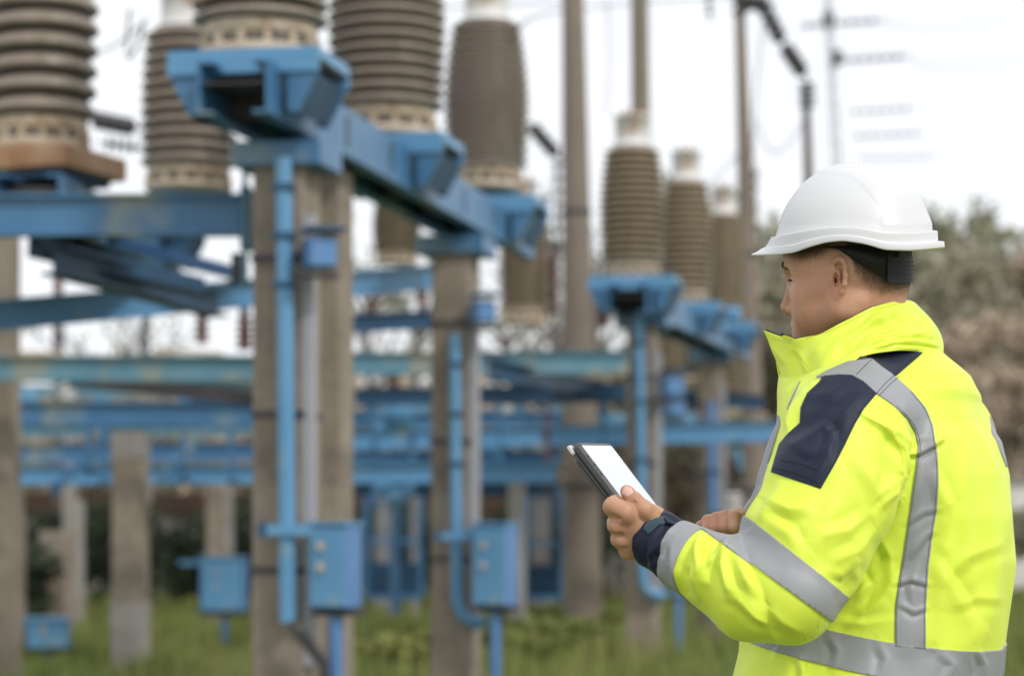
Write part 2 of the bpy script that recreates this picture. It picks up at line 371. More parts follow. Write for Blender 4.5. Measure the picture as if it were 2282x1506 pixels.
# two beams: near and far set
support_beam(a0, a1, [tat(a0, a1, y) for y in (11.35, 13.75, 16.3)], 'blue beam running away from the nearest thick column, three insulators on it')
b0 = rowpt(1398, 20.1, zb-.10); b1 = rowpt(1640, 27.0, zb-.02)
support_beam(b0, b1, [tat(b0, b1, y) for y in (20.5, 23.2, 25.9)], 'smaller blue beam beyond the tablet carrying the three tan insulators')
c0 = rowpt(60, 12.0, zb-.36); c1 = rowpt(345, 15.4, zb-.28)
support_beam(c0, c1, [tat(c0, c1, y) for y in (15.0,)], 'blue beam at the left holding the thick-ribbed insulator, mostly seen from below')
pr = empty('rusty_plate', rowpt(98, 12.6, ZB-.365))
MB().box((0, 0, .05), (.62, .64, .115), -.35, .006).build('plate', M['rust'], pr); MB().box((0, 0, -.03), (.5, .5, .04), -.35).build('shim', M['blue_deep'], pr)
tag(pr, 'rust-streaked square plate under the thick-ribbed insulator', 'base plate')

def girder(p, q, h, label, m='blue', wd=.10, kind='ibeam', group='blue cross girders', plates=()):
    """p, q: top edge as (px, py, Y)"""
    a = P(*p)-Vector((0, 0, h/2)); b = P(*q)-Vector((0, 0, h/2))
    root = empty('steel_girder', a); mb = MB()
    (mb.ibeam if kind == 'ibeam' else mb.channel)((0, 0, 0), b-a, h, wd)
    mb.build('web', M[m], root)
    for t in plates:
        c = (b-a)*t
        MB().box(c+Vector((0, 0, -h*.1)), (.05, wd*1.5, h*1.5)).build('end_plate', M['blue_deep'], root)
    return tag(root, label, 'girder', group)
girder((-140, 435, 12), (560, 434, 12), .205, 'widest blue girder crossing level at left, ending at the thick piped column', plates=(.985,))
girder((-140, 678, 13.2), (985, 588, 17.4), .175, 'blue girder rising slightly to the right, passing behind the thick piped column', 'blue_light', plates=(.62,))
girder((-140, 793, 17), (590, 793, 17), .18, 'weathered blue girder right under the bright gap at left', 'blue_weather')
girder((770, 785, 20), (1400, 782, 20), .19, 'weathered blue girder level across, between the hooked pipe column and the round pole', 'blue_weather')
girder((150, 848, 20), (600, 850, 20), .13, 'short greenish blue girder just below the weathered one at left', 'blue_weather')
girder((790, 866, 22), (1390, 856, 22), .16, 'dark blue girder one below the weathered one at centre', 'blue_deep')
girder((-140, 893, 19), (600, 897, 19), .19, 'blue girder resting on the pale-headed square column', 'blue')
girder((-140, 990, 22.5), (600, 985, 22.5), .17, 'blue girder one below the pale column head', 'blue')
girder((780, 958, 24), (1745, 938, 24), .20, 'long light blue girder crossing behind the tablet to the jacket', 'blue_light')
girder((-140, 1038, 21.5), (1240, 1032, 21.5), .17, 'lowest long light blue girder, level across the left half', 'blue_light')
girder((790, 1075, 24.5), (1240, 1075, 24.5), .14, 'dark blue girder under the lowest long one', 'blue_deep')
GB = 'blue diagonal braces'
def brace(p, q, t, label, m='blue'):
    a, b = P(*p), P(*q); root = empty('brace', a)
    MB().section((0, 0, 0), b-a, [(-t/2, -t/2), (t/2, -t/2), (t/2, -t/2+.012), (-t/2+.012, -t/2+.012), (-t/2+.012, t/2), (-t/2, t/2)]).build('angle_bar', M[m], root)
    MB().box((0, 0, 0), (.05, .03, .12)).build('gusset', M['blue_deep'], root)
    return tag(root, label, 'brace', GB)
brace((80, 548, 12.4), (470, 640, 13.6), .11, 'dark brace sloping down right below the widest girder', 'blue_deep')
brace((250, 538, 12.3), (545, 612, 12.6), .07, 'pale brace sloping down right to the thick piped column', 'box_blue')
brace((120, 1090, 21), (250, 960, 21), .07, 'brace rising to the pale column head from the left', 'blue')
brace((430, 880, 19.5), (600, 950, 19.5), .10, 'dark flat brace at the height of the pale column head', 'blue_deep')
brace((160, 845, 18), (590, 888, 18), .11, 'long nearly level black-blue brace under the greenish girder', 'dark')
brace((480, 935, 21.2), (350, 1075, 21.2), .06, 'brace crossing the two lowest girders right of the pale-headed column', 'blue')
brace((1240, 880, 21.5), (1395, 872, 21.5), .10, 'short dark brace ending at the column behind the tablet', 'blue_deep')
brace((1330, 630, 20.4), (1470, 650, 20.9), .10, 'dark brace under the nearest tan insulator', 'blue_deep')
brace((1120, 1010, 24.6), (880, 930, 24.6), .08, 'light blue brace sloping in the clutter right of the hooked pipe', 'blue_light')
# vertical bracket beside the first column
br = empty('hanger_bracket', P(562, 640, 11.9))
for s in (0, 1): MB().box((.0+s*.085-.035, 0, .30), (.022, .06, .62)).build('hanger_bar', M['blue_weather'], br)
MB().box((-.07, .02, .02), (.12, .05, .03)).build('foot_plate', M['blue_deep'], br); MB().box((-.08, .03, .10), (.05, .03, .14)).build('lug', M['dark'], br)
tag(br, 'upright blue bracket clamping the widest girder to the thick column', 'bracket')
def lug(px, py, Y, label, s=1):
    o = empty('cable_lug', P(px, py, Y))
    k = MB(); k.box((0, 0, .0), (.13*s, .16*s, .14*s), .35, .01); k.build('housing', M['box_blue'], o)
    MB().box((.02*s, -.02, .105*s), (.17*s, .2*s, .02*s), .35).build('hood', M['blue_deep'], o)
    MB().box((-.02*s, 0, -.10*s), (.20*s, .12*s, .02*s), .5).build('shelf', M['dark'], o)
    return tag(o, label, 'bracket', 'hooded blue brackets on the columns')
lug(712, 565, 11.3, 'hooded blue bracket high on the side of the thick piped column')
lug(1076, 695, 15.0, 'hooded blue bracket on the side of the column with the hooked pipe', .95)
lug(1496, 860, 20.6, 'hooded blue bracket on the column behind the tablet', 1.2)
lug(1500, 905, 21.2, 'lower hooded blue bracket on the column behind the tablet', 1.2)

# pipes
def pipe(pts, r, label, m='blue_light'):
    a = P(*pts[0]); q = [P(*p)-a for p in pts]; root = empty('conduit_pipe', a)
    MB().tube(q, r, 16).build('tube', M[m], root)
    for i in range(3):
        c = q[0].lerp(q[1], (i+.6)/3.2); MB().box(c, (r*2.7, r*2.5, .03)).build('clip', M['blue_deep'], root)
    return tag(root, label, 'pipe', 'blue conduit pipes on the columns')
Yp = 11.35
pipe([(631, 352, Yp), (636, 700, Yp), (641, 1386, Yp)], .040, 'straight light blue pipe down the thick near column')
Yp = 15.05
hook = [(1014, 745, Yp), (1016, 1100, Yp), (1018, 1315, Yp)]+[(1062-44*math.cos(a), 1330+56*math.sin(a), Yp) for a in (.3, .6, .9, 1.2, 1.5)]+[(1084, 1387, Yp)]
pipe(hook, .036, 'blue pipe curling into a hook at the foot of its column')
Yp = 20.55
hook = [(1424, 690, Yp), (1430, 1100, Yp), (1434, 1270, Yp)]+[(1464-30*math.cos(a), 1285+40*math.sin(a), Yp) for a in (.3, .6, .9, 1.2, 1.5)]+[(1486, 1327, Yp)]
pipe(hook, .043, 'blue pipe with a curled foot, seen just beyond the tablet')
Yp = 25.5
pipe([(1586, 895, Yp), (1590, 1200, Yp), (1592, 1380, Yp)], .05, 'far blue pipe above the pointing hand', 'box_blue')

# control boxes
def control_box(px, py, Y, w_, d_, h_, label, rz=-.42, leg=True, two=True):
    base = P(px, py, Y); root = empty('control_box', base, rz)
    MB().box((0, 0, h_/2), (w_, d_, h_), 0, .008).build('housing', M['box_blue'], root)
    MB().box((0, -d_/2-.006, h_/2), (w_*.90, .012, h_*.93), 0, .003).build('door', M['blue_light'], root)
    MB().box((0, -.01, h_+.008), (w_*1.08, d_*1.12, .016)).build('roof', M['blue_light'], root)
    for kz in (.5, .75): MB().box((-w_*.12, -d_/2-.02, h_*kz), (.03, .02, .035)).build('latch', M['flange'], root)
    k = MB(); k.tube([(0, 0, 0), (0, 0, -base.z+.02)], .035 if leg else .02, 10); k.build('post', M['box_blue' if leg else 'dark'], root)
    MB().box((0, d_*.2, -.02), (w_*1.1, d_*.8, .03)).build('shelf', M['dark'], root)
    MB().bar((-w_/2, d_/2, h_-.05), (-w_/2-.28, d_/2+.05, h_-.05), .02, .045).build('arm', M['blue_light'], root)
    return tag(root, label, 'control box', 'blue control boxes')
control_box(748, 1355, 11.35, .19, .17, .39, 'light blue control box on a post right of the thick near column')
control_box(1104, 1350, 14.9, .22, .20, .50, 'light blue control box beside the hooked pipe')
control_box(500, 1362, 24, .44, .25, .53, 'deep blue cabinet on a post standing in the grass at left', -.1)
control_box(107, 1442, 20.5, .36, .3, .24, 'low blue box in the grass under the short stout column', .2)
control_box(1512, 1330, 22, .10, .1, .2, 'thin blue box on a post beyond the forearm', .2)
control_box(25, 1275, 23, .13, .12, .18, 'small violet-blue box on the column at the left edge', -.2)
for px, py, Y, ln, lab in ((575, 1180, 11.3, .30, 'short light blue bar crossing the thick near column'), (968, 1194, 15, .36, 'short light blue bar crossing the column with the hooked pipe')):
    o = empty('cross_bar', P(px, py, Y)); MB().bar((0, 0, 0), (ln, .0, 0), .02, .05).build('bar', M['blue_light'], o)
    MB().box((.02, 0, 0), (.04, .04, .07)).build('clamp', M['blue_deep'], o); tag(o, lab, 'bar')
o = empty('drain_hose', P(650, 1385, 11.3)); mb = MB()
mb.tube([Vector((0, 0, 0)), Vector((.05, -.02, -.06)), Vector((.10, -.02, -.13)), Vector((.15, 0, -.2)), Vector((.16, 0, -.5)), Vector((.15, 0, -.75))], .022, 10); mb.build('hose', M['dark'], o)
for i in range(5): MB().lathe([(.032, 0), (.036, .012), (.032, .024)], c=(.05+.02*i, -.02, -.06-.03*i), n=12).build('coupling', M['dark'], o)
tag(o, 'dark ribbed hose under the foot of the straight blue pipe', 'hose')
# blue wire gates and frames far back
def wire_gate(px, py, Y, w_, h_, label):
    root = empty('wire_gate', P(px, py, Y)); f = MB()
    for a, b in (((0, 0, 0), (w_, 0, 0)), ((0, 0, h_), (w_, 0, h_)), ((0, 0, 0), (0, 0, h_)), ((w_, 0, 0), (w_, 0, h_)), ((0, 0, h_*.5), (w_, 0, h_*.5))): f.bar(a, b, .05, .05)
    f.build('frame', M['blue'], root); g_ = MB()
    for i in range(1, 12): g_.bar((w_*i/12, 0, 0), (w_*i/12, 0, h_), .012, .012)
    for i in range(1, 14): g_.bar((0, 0.01, h_*i/14), (w_, .01, h_*i/14), .012, .012)
    g_.build('mesh_panel', M['blue_deep'], root)
    MB().box((w_*.5, .02, h_*.16), (w_*.96, .01, h_*.3)).build('kick_panel', M['blue_deep'], root)
    return tag(root, label, 'gate', 'blue wire gates')
wire_gate(815, 1330, 27, .62, 1.25, 'blue wire gate between the near box and the hooked pipe column')
wire_gate(1172, 1332, 27, .40, 1.2, 'narrow blue wire gate left of the thick round pole')
o = empty('valve_cluster', P(880, 1110, 23)); 
MB().tube([(0, 0, -1.1), (0, 0, .35)], .045, 10).build('stem', M['blue'], o)
for dx, dz, r_ in ((0, 0, .10), (-.1, .1, .07), (.11, .06, .06), (.02, .82, .16), (-.12, .66, .08)): MB().lathe([(r_*.5, -r_), (r_, -r_*.4), (r_, r_*.4), (r_*.5, r_)], c=(dx, 0, dz), n=14).build('valve', M['blue_light'], o)
tag(o, 'cluster of light blue fittings seen between the two near columns', 'switchgear')
o = empty('drive_cluster', P(1570, 725, 25)); 
for i, (dx, dz, r_) in enumerate(((0, 0, .12), (.22, -.05, .1), (.30, .12, .08), (-.15, -.1, .09))): MB().lathe([(r_*.6, -r_), (r_, -r_*.4), (r_, r_*.4), (r_*.5, r_)], c=(dx, 0, dz), n=14).build('drum', M['blue' if i % 2 else 'blue_light'], o)
MB().box((.05, 0, -.1), (.6, .2, .06)).build('tray', M['blue_deep'], o)
tag(o, 'blue drive housings under the farthest tan insulators', 'switchgear')

# small brown switch insulators standing on the low girders
def small_ins(px, py, Y, h, r, label, m='maroon'):
    root = empty('switch_insulator', P(px, py, Y)); n = max(4, int(h/.05))
    MB().lathe(shed_profile(n, h/n, r, r, r*.9, dep=r*.4), n=20).build('porcelain_body', M[m], root)
    MB().lathe([(r*.5, h), (r*.55, h+.06), (r*.3, h+.09)], n=12).build('cap', M['dark'], root)
    return tag(root, label, 'insulator', 'small dark insulators on the low girders')
for a in ((322, 793, 17.5, .18, .05, 'small grey insulator standing in the bright gap left of the thick column', 'glassdisc'), (545, 780, 18, .26, .07, 'small maroon insulator touching the thick piped column'),
          (1614, 1060, 26, .36, .075, 'small red-brown insulator above the pointing hand'), (450, 765, 18, .22, .06, 'small maroon insulator in the bright gap, second from the thick column'),
          (1232, 700, 27, .7, .09, 'tall maroon insulator tucked left of the thick round pole'), (1345, 730, 28, .5, .09, 'maroon insulator right of the thick round pole'),
          (940, 720, 22, .35, .06, 'maroon insulator left of the column with the hooked pipe'), (830, 720, 22, .3, .06, 'maroon insulator right of the twin near columns'),
          (905, 940, 25, .2, .07, 'pale small insulator amid the clutter between near columns', 'cap'), (1200, 960, 26, .22, .08, 'pale small insulator left of the thick round pole', 'cap'), (1130, 945, 26, .2, .07, 'pale small insulator beside the hooked pipe column', 'cap'),
          (150, 893, 19.2, .18, .07, 'pale small insulator on the low girder at left', 'cap'), (1632, 1160, 26, .3, .12, 'round white fitting above the right cuff', 'cap')): small_ins(*a)

# hanging chains of disc insulators, and conductors
def chain(a, b, n, r, label, m='dark'):
    a, b = Vector(a), Vector(b); root = empty('disc_string', a); d = b-a; mb = MB(); u = d.normalized()
    rot = u.to_track_quat('Z', 'Y').to_matrix(); Lp = d.length/n
    for i in range(n):
        t0 = len(mb.v); mb.lathe([(r*.2, 0), (r, Lp*.30), (r*.95, Lp*.42), (r*.4, Lp*.50), (r*.2, Lp*.9)], n=12)
        mb.v[t0:] = [tuple(rot @ Vector(v)+u*Lp*i) for v in mb.v[t0:]]
    mb.build('disc_stack', M[m], root)
    k = MB(); k.tube([-u*.1, d+u*.1], r*.14, 6); k.build('rod', M['dark'], root)
    return tag(root, label, 'insulator string', 'hanging disc insulator strings')
ch = [((1640, -60, 30), (1650, 45, 30), 8, .10, 'dark disc string at the head of the slender pole'), ((1655, 5, 30), (1712, 8, 29.8), 6, .10, 'short level disc string right of the slender pole head'),
      ((1702, 15, 30.5), (1742, 95, 31), 8, .10, 'dark disc string sagging toward the thin dark pole, upper one'), ((1752, 108, 31.5), (1790, 165, 32), 6, .10, 'dark disc string just above the head of the thin dark pole'),
      ((1798, 185, 33.8), (1800, 245, 33.8), 5, .13, 'disc stack capping the thin dark pole'), ((1578, -30, 34), (1582, 40, 34), 8, .06, 'small hanging disc string left of the slender pole'),
      ((1188, 285, 24), (1240, 345, 24.5), 6, .07, 'dark disc string between the near insulators and the thick round pole'), ((215, 268, 19), (300, 285, 19.5), 8, .07, 'disc string between the thick-ribbed insulator and its neighbour'),
      ((235, 320, 20), (310, 330, 20), 6, .06, 'lower disc string behind the thick-ribbed insulator'), ((1240, 360, 24), (1242, 560, 24), 12, .05, 'vertical disc string left edge of the thick round pole'),
      ((1683, 380, 31), (1676, 520, 31), 9, .06, 'vertical disc string touching the slender pole'), ((1790, 58, 50), (1962, 46, 50), 12, .10, 'faint far string, highest on the thin mast'), ((1868, 136, 50), (2018, 126, 50), 11, .10, 'faint far string, second from top on the thin mast'),
      ((1898, 250, 58), (2035, 242, 58), 11, .07, 'faint far string, third from top on the thin mast'), ((1905, 304, 60), (2055, 298, 60), 11, .07, 'faint far string, fourth from top on the thin mast'), ((1920, 354, 62), (2085, 349, 62), 11, .05, 'faint far string just above the hard hat'),
      ((1216, 430, 24.5), (1218, 700, 24.5), 14, .05, 'pale vertical string beside the thick round pole', 'glassdisc'), ((850, 440, 23), (845, 540, 23), 6, .06, 'disc string in the bright gap under the near beam', 'glassdisc')]
for c_ in ch:
    chain(P(*c_[0]), P(*c_[1]), max(4, int(c_[2]*.62)), c_[3]*(1.1 if c_[0][2] < 40 else .9), c_[4], 'glassdisc' if (c_[0][2] > 40 or len(c_) > 5) else 'dark')
def wire(pts, r, label):
    q = [P(*p) for p in pts]; n = 14; out_ = []
    a, b = q[0], q[-1]; sag = (P(*pts[1])-(a+b)/2) if len(pts) == 3 else Vector((0, 0, -.2))
    for i in range(n+1):
        t = i/n; out_.append(a.lerp(b, t)+sag*4*t*(1-t)-a)
    o = MB().tube(out_, r, 6).build('power_wire', M['wire'], None, a)
    return tag(o, label, 'wire', 'power wires overhead')
for i, w_ in enumerate([((1742, 95, 31), (1760, 110, 31.3), (1752, 108, 31.5)), ((1712, 10, 29.8), (1690, 150, 30), (1676, 380, 31)), ((1170, 280, 24), (1190, 300, 24), (1260, 360, 25)),
        ((1160, 60, 16), (1290, 20, 30), (1640, -10, 30)), ((960, 20, 30), (1150, 10, 30), (1260, 5, 28)), ((1480, 380, 22), (1560, 420, 28), (1680, 300, 30)), ((1350, 0, 36), (1358, 100, 36), (1352, 260, 36)), ((1690, 270, 31), (1730, 340, 31), (1796, 260, 34)),
        ((10, 20, 25), (170, 120, 24), (330, 40, 20)), ((1962, 46, 50), (2130, 60, 70), (2330, 20, 90)), ((2018, 126, 50), (2150, 150, 70), (2330, 120, 90)), ((290, 20, 18), (285, 130, 18), (320, 60, 16))]):
    wire(w_, .012 if w_[0][2] < 40 else .012, ['short jumper wire at the dark disc strings', 'wire falling down along the slender pole', 'wire from the near insulator to the thick round pole', 'long wire from the near white cap to the slender pole', 'wire running left from the thick round pole', 'wire from the tan insulators to the slender pole',
        'thin vertical wire between the two tall poles', 'slack wire between slender pole and thin dark pole', 'sagging wire at the top left corner', 'far wire leaving the highest faint string', 'far wire leaving the second faint string', 'looped wire beside the white box cap'][i])
# thin lattice mast
o = empty('lattice_mast', P(1915, 1300, 52)); mb = MB(); a = Vector((0, 0, 0)); tp = P(1838, -120, 52)-P(1915, 1300, 52)
for s in (-1, 1): mb.bar(a+Vector((s*.16, 0, 0)), tp+Vector((s*.03, 0, 0)), .035, .035)
mb.build('leg', M['wire'], o); mb = MB()
for i in range(34):
    t0, t1 = i/34, (i+1)/34; s = 1 if i % 2 else -1
    mb.bar(a.lerp(tp, t0)+Vector((s*(.16-.13*t0), 0, 0)), a.lerp(tp, t1)-Vector((s*(.16-.13*t1), 0, 0)), .02, .02)
mb.build('lacing', M['wire'], o)
for k, (px, py) in enumerate(((1846, 45), (1866, 130))): MB().box(P(px, py, 51.8)-P(1915, 1300, 52), (.22, .2, .3)).build('clamp', M['dark'], o)
tag(o, 'thin pale lattice mast fading behind the top of the hard hat', 'mast')

# ------------------------------------------------------------------ background: wall, houses, trees
o = empty('boundary_wall', P(-300, 1338, 40)); a = P(-300, 1338, 40); b = P(1420, 1338, 40)
MB().box(((b.x-a.x)/2, 0, .72), (b.x-a.x, .25, 1.5)).build('masonry', M['wall'], o); MB().box(((b.x-a.x)/2, -.1, 1.62), (b.x-a.x, .7, .30)).build('coping', M['fascia'], o)
for i in range(9): MB().box(((b.x-a.x)*(i+.5)/9, -.16, .72), (.3, .1, 1.5)).build('pier', M['concrete_pale'], o)
tag(o, 'low whitewashed wall with rust-brown coping across the back of the yard', 'wall')
o = empty('boundary_wall', P(2190, 1318, 44)); MB().box((2, 0, 1.0), (4.6, .25, 1.9)).build('masonry', M['cap'], o); MB().box((2, 0, 2.0), (4.8, .35, .1)).build('coping', M['concrete_pale'], o)
tag(o, 'white wall stub at the right edge behind the jacket', 'wall')
def house(px, py, Y, w_, d_, h_, label, m='plaster', roofm='roofred'):
    root = empty('house', P(px, py, Y)); root.location.z = 0; 
    MB().box((0, 0, h_/2), (w_, d_, h_)).build('wall', M[m], root)
    r_ = MB(); r_.prism([(-w_/2-.3, -d_/2-.4, h_), (w_/2+.3, -d_/2-.4, h_), (w_/2+.3, 0, h_+1.6), (-w_/2-.3, 0, h_+1.6)], (0, 0, .12)); r_.prism([(-w_/2-.3, d_/2+.4, h_), (w_/2+.3, d_/2+.4, h_), (w_/2+.3, 0, h_+1.6), (-w_/2-.3, 0, h_+1.6)], (0, 0, .12)); r_.build('roof', M[roofm], root)
    for i in range(max(1, int(w_/2.4))):
        for fl in range(max(1, int(h_/3))):
            cx = -w_/2+1.3+i*2.4; wz = 1.6+fl*3
            f = MB().box((cx, -d_/2-.02, wz), (1.2, .1, 1.3)).build('window', M['cap'], root); MB().box((cx, -d_/2-.06, wz), (1.05, .06, 1.15)).build('pane', M['pane'], f)
    return tag(root, label, 'house', 'houses beyond the yard')
house(2150, 900, 110, 9, 8, 11.2, 'tall pinkish house showing between the right-hand trees')
house(2290, 900, 95, 7, 8, 7.0, 'red-roofed house at the right edge of the picture')
house(1720, 900, 100, 6, 8, 7.0, 'pinkish house seen just in front of the man\'s face')
house(1120, 1000, 80, 14, 8, 3.8, 'low pinkish house behind the clutter in the middle', 'plaster', 'roofbrown')
house(220, 1000, 85, 20, 8, 4.4, 'long low pale house behind the girders at left', 'plaster', 'roofbrown')

def leaf_cloud(centers, n, size, seed):
    r_ = np.random.RandomState(seed); cs = np.array([c[:3] for c in centers]); rs = np.array([c[3:6] for c in centers])
    wgt = rs.prod(1)**.67; idx = r_.choice(len(cs), n, p=wgt/wgt.sum())
    d = r_.normal(size=(n, 3)); d /= np.linalg.norm(d, axis=1)[:, None]
    p = cs[idx]+d*rs[idx]*(r_.rand(n, 1)**.45)
    u = r_.normal(size=(n, 3)); u /= np.linalg.norm(u, axis=1)[:, None]; v = np.cross(u, r_.normal(size=(n, 3))); v /= np.linalg.norm(v, axis=1)[:, None]
    s = size*(.5+r_.rand(n, 1))
    vs = np.stack([p-u*s, p+v*s*.5, p+u*s, p-v*s*.5], 1).reshape(-1, 3)
    return vs, np.arange(n*4).reshape(-1, 4)
def make_tree(kind, seed, m):
    r_ = random.Random(seed); root = empty('pine_tree' if kind == 'conifer' else 'broadleaf_tree'); cs = []; t = MB()
    if kind == 'conifer':
        t.tube([(0, 0, 0), (.03, 0, 4), (0, .03, 9)], [.2, .13, .03], 8)
        for i in range(34):
            z = 1.5+7.6*i/34; rad = (1-(z-1.2)/8.6)**.8*2.2+.15; a = r_.random()*6.28; k = rad*(.5+.6*r_.random())
            cs.append((k*.45*math.cos(a), k*.45*math.sin(a), z, k*.62+.12, k*.62+.12, .36)); t.tube([(0, 0, z), (k*math.cos(a), k*math.sin(a), z-.1)], [.04, .015], 5)
    else:
        t.tube([(0, 0, 0), (.1, 0, 2), (0, .1, 4.2), (.2, .2, 6.5)], [.24, .18, .12, .04], 8)
        for i in range(26):
            a = r_.random()*6.28; rr = 2.5*math.sqrt(r_.random()); z = 2.6+5.2*r_.random()*(1-.09*rr*rr/2)
            c = (rr*math.cos(a), rr*math.sin(a), z); cs.append((*c, .55+.7*r_.random(), .55+.7*r_.random(), .4+.5*r_.random()))
            t.tube([(0.05, 0, 1.8+z*.3), ((c[0])*.5, c[1]*.5, z*.75), c], [.06, .035, .012], 5)
    t.build('trunk', M['bark'], root)
    v, f = leaf_cloud(cs, 3600, .16 if kind != 'conifer' else .13, seed); mesh_obj('crown', v, f, m, root)
    return root
GT = 'trees behind the yard'
trees = {'c': make_tree('conifer', 1, M['leaf_green']), 'o': make_tree('broad', 2, M['leaf_olive']), 'b': make_tree('broad', 3, M['leaf_brown']), 'g': make_tree('broad', 5, M['leaf_green'])}
tused = set()
spots = [('c', 2205, 70, 1.15, 'tallest pointed conifer right of the hard hat'), ('g', 2110, 66, 1.42, 'dark green tree touching the back of the hard hat'), ('b', 2285, 64, 1.10, 'brown autumn tree at the right edge'), ('o', 2150, 60, 1.02, 'olive tree right behind the collar'),
         ('b', 2235, 56, 0.79, 'low brown tree between conifer and right edge'), ('g', 1735, 74, 1.59, 'dark green tree in front of the brim of the hard hat'), ('b', 1790, 66, 1.12, 'brown tree hidden mostly behind the man\'s face'), ('o', 1705, 62, 1.05, 'olive tree left of the man\'s face, beside the slender pole'),
         ('g', 2060, 72, 1.46, 'green tree behind the hat strap'), ('o', 1960, 68, 1.22, 'olive tree wholly behind the head'), ('b', 1600, 64, 0.66, 'small brown tree behind the farthest column'), ('o', 1500, 70, 0.74, 'olive tree behind the second beam'), ('b', 1390, 66, 0.70, 'brown tree right of the thick round pole'),
         ('o', 1280, 74, 0.78, 'olive tree behind the thick round pole'), ('b', 1165, 62, 0.55, 'brown tree left of the thick round pole'), ('g', 1050, 66, 0.60, 'green tree behind the hooked pipe column'), ('b', 930, 60, 0.50, 'brown tree between the near columns'), ('o', 820, 64, 0.55, 'olive tree right of the twin columns'),
         ('g', 690, 66, 0.58, 'green tree behind the twin columns'), ('b', 560, 62, 0.50, 'brown tree left of the thick column'), ('o', 440, 64, 0.50, 'olive tree above the deep blue cabinet'), ('g', 320, 60, 0.46, 'green tree above the pale column head'), ('b', 200, 62, 0.50, 'brown tree above the stout column'), ('o', 90, 66, 0.52, 'olive tree near the left edge'), ('g', -20, 60, 0.50, 'green tree at the left edge'),
         ('b', 2190, 46, 0.55, 'small brown tree low behind the shoulder'), ('o', 2270, 48, 0.57, 'small olive tree low at the right edge')]
for i, (k, px, Y, s, lab) in enumerate(spots):
    t = trees[k]; o = t if k not in tused else copy_tree(t); tused.add(k)
    o.location = ((px-HX)*Y/FPX, Y, 0); o.scale = (s*1.05, s*1.05, s); o.rotation_euler.z = i*1.7
    tag(o, lab, 'tree', GT)
def bush(px, py, Y, rx, rz_, label, m='bush', n=2600, seed=11):
    root = empty('bush', P(px, py, Y)); r_ = random.Random(seed)
    cs = [((r_.random()-.5)*rx*1.3, (r_.random()-.5)*rx, rz_*(.25+.55*r_.random()), rx*.45, rx*.45, rz_*.35) for _ in range(9)]
    v, f = leaf_cloud(cs, n, .06, seed); mesh_obj('foliage', v, f, M[m], root)
    t = MB()
    for c in cs[:5]: t.tube([(0, 0, -.05), c[:3]], [.03, .01], 5)
    t.build('stem', M['bark'], root)
    return tag(root, label, 'bush', 'bushes before the low wall')
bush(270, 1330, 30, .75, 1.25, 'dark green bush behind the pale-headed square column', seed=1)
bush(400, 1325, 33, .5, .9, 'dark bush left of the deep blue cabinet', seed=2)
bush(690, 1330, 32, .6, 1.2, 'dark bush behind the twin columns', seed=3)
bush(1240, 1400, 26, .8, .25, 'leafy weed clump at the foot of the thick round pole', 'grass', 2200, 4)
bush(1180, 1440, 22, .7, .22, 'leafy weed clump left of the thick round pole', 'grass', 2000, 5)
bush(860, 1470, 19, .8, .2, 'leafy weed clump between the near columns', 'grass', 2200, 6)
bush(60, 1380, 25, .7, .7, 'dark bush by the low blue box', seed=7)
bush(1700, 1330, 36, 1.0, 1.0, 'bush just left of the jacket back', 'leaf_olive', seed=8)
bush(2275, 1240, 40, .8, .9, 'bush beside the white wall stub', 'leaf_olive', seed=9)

# far disconnectors: blue frames with pairs of small posts, deep in the yard
def disconnector(px, py, Y, w_, h_, label, m='blue_weather', ins='maroon'):
    root = empty('disconnector', P(px, py, Y)); f = MB()
    f.bar((-w_/2, 0, 0), (w_/2, 0, 0), .10, .12); f.build('frame', M[m], root)
    for s in (-1, 1):
        MB().box((s*w_*.42, 0, -(P(px, py, Y).z)/2), (.10, .10, P(px, py, Y).z)).build('leg', M['concrete_pale'], root)
        n = max(4, int(h_/.06)); MB().lathe(shed_profile(n, h_/n, .085, .085, .075, dep=.03), c=(s*w_*.30, 0, .06), n=18).build('porcelain_body', M[ins], root)
    MB().tube([(-w_*.36, 0, h_+.10), (0, -.03, h_+.13), (w_*.36, 0, h_+.10)], .025, 8).build('blade', M['flange'], root)
    MB().box((0, -.09, -.10), (.22, .12, .26), 0, .01).build('drive_box', M['blue_light'], root)
    return tag(root, label, 'switchgear', 'far disconnectors deep in the yard')
for a in ((70, 870, 30, 1.2, .34, 'far disconnector at the left edge above the low girders'), (230, 875, 31, 1.1, .32, 'far disconnector above the pale-headed square column', 'blue', 'glassdisc'), (420, 868, 30, 1.2, .34, 'far disconnector left of the thick piped column', 'blue_weather', 'flange'),
          (850, 925, 31, 1.0, .42, 'far disconnector between the two near columns', 'blue', 'flange'), (930, 905, 33, 1.0, .40, 'far disconnector touching the hooked pipe column on its left'), (1130, 925, 32, 1.1, .40, 'far disconnector right of the hooked pipe column', 'blue', 'flange'),
          (1215, 915, 34, 1.0, .36, 'far disconnector left of the thick round pole'), (1370, 930, 32, 1.0, .44, 'far disconnector right of the thick round pole', 'blue_weather', 'maroon'), (1530, 930, 33, 1.0, .40, 'far disconnector between the two columns beyond the tablet', 'blue', 'flange'), (1660, 1010, 33, .9, .40, 'far disconnector just left of the jacket front', 'blue_weather', 'maroon')): disconnector(*a)

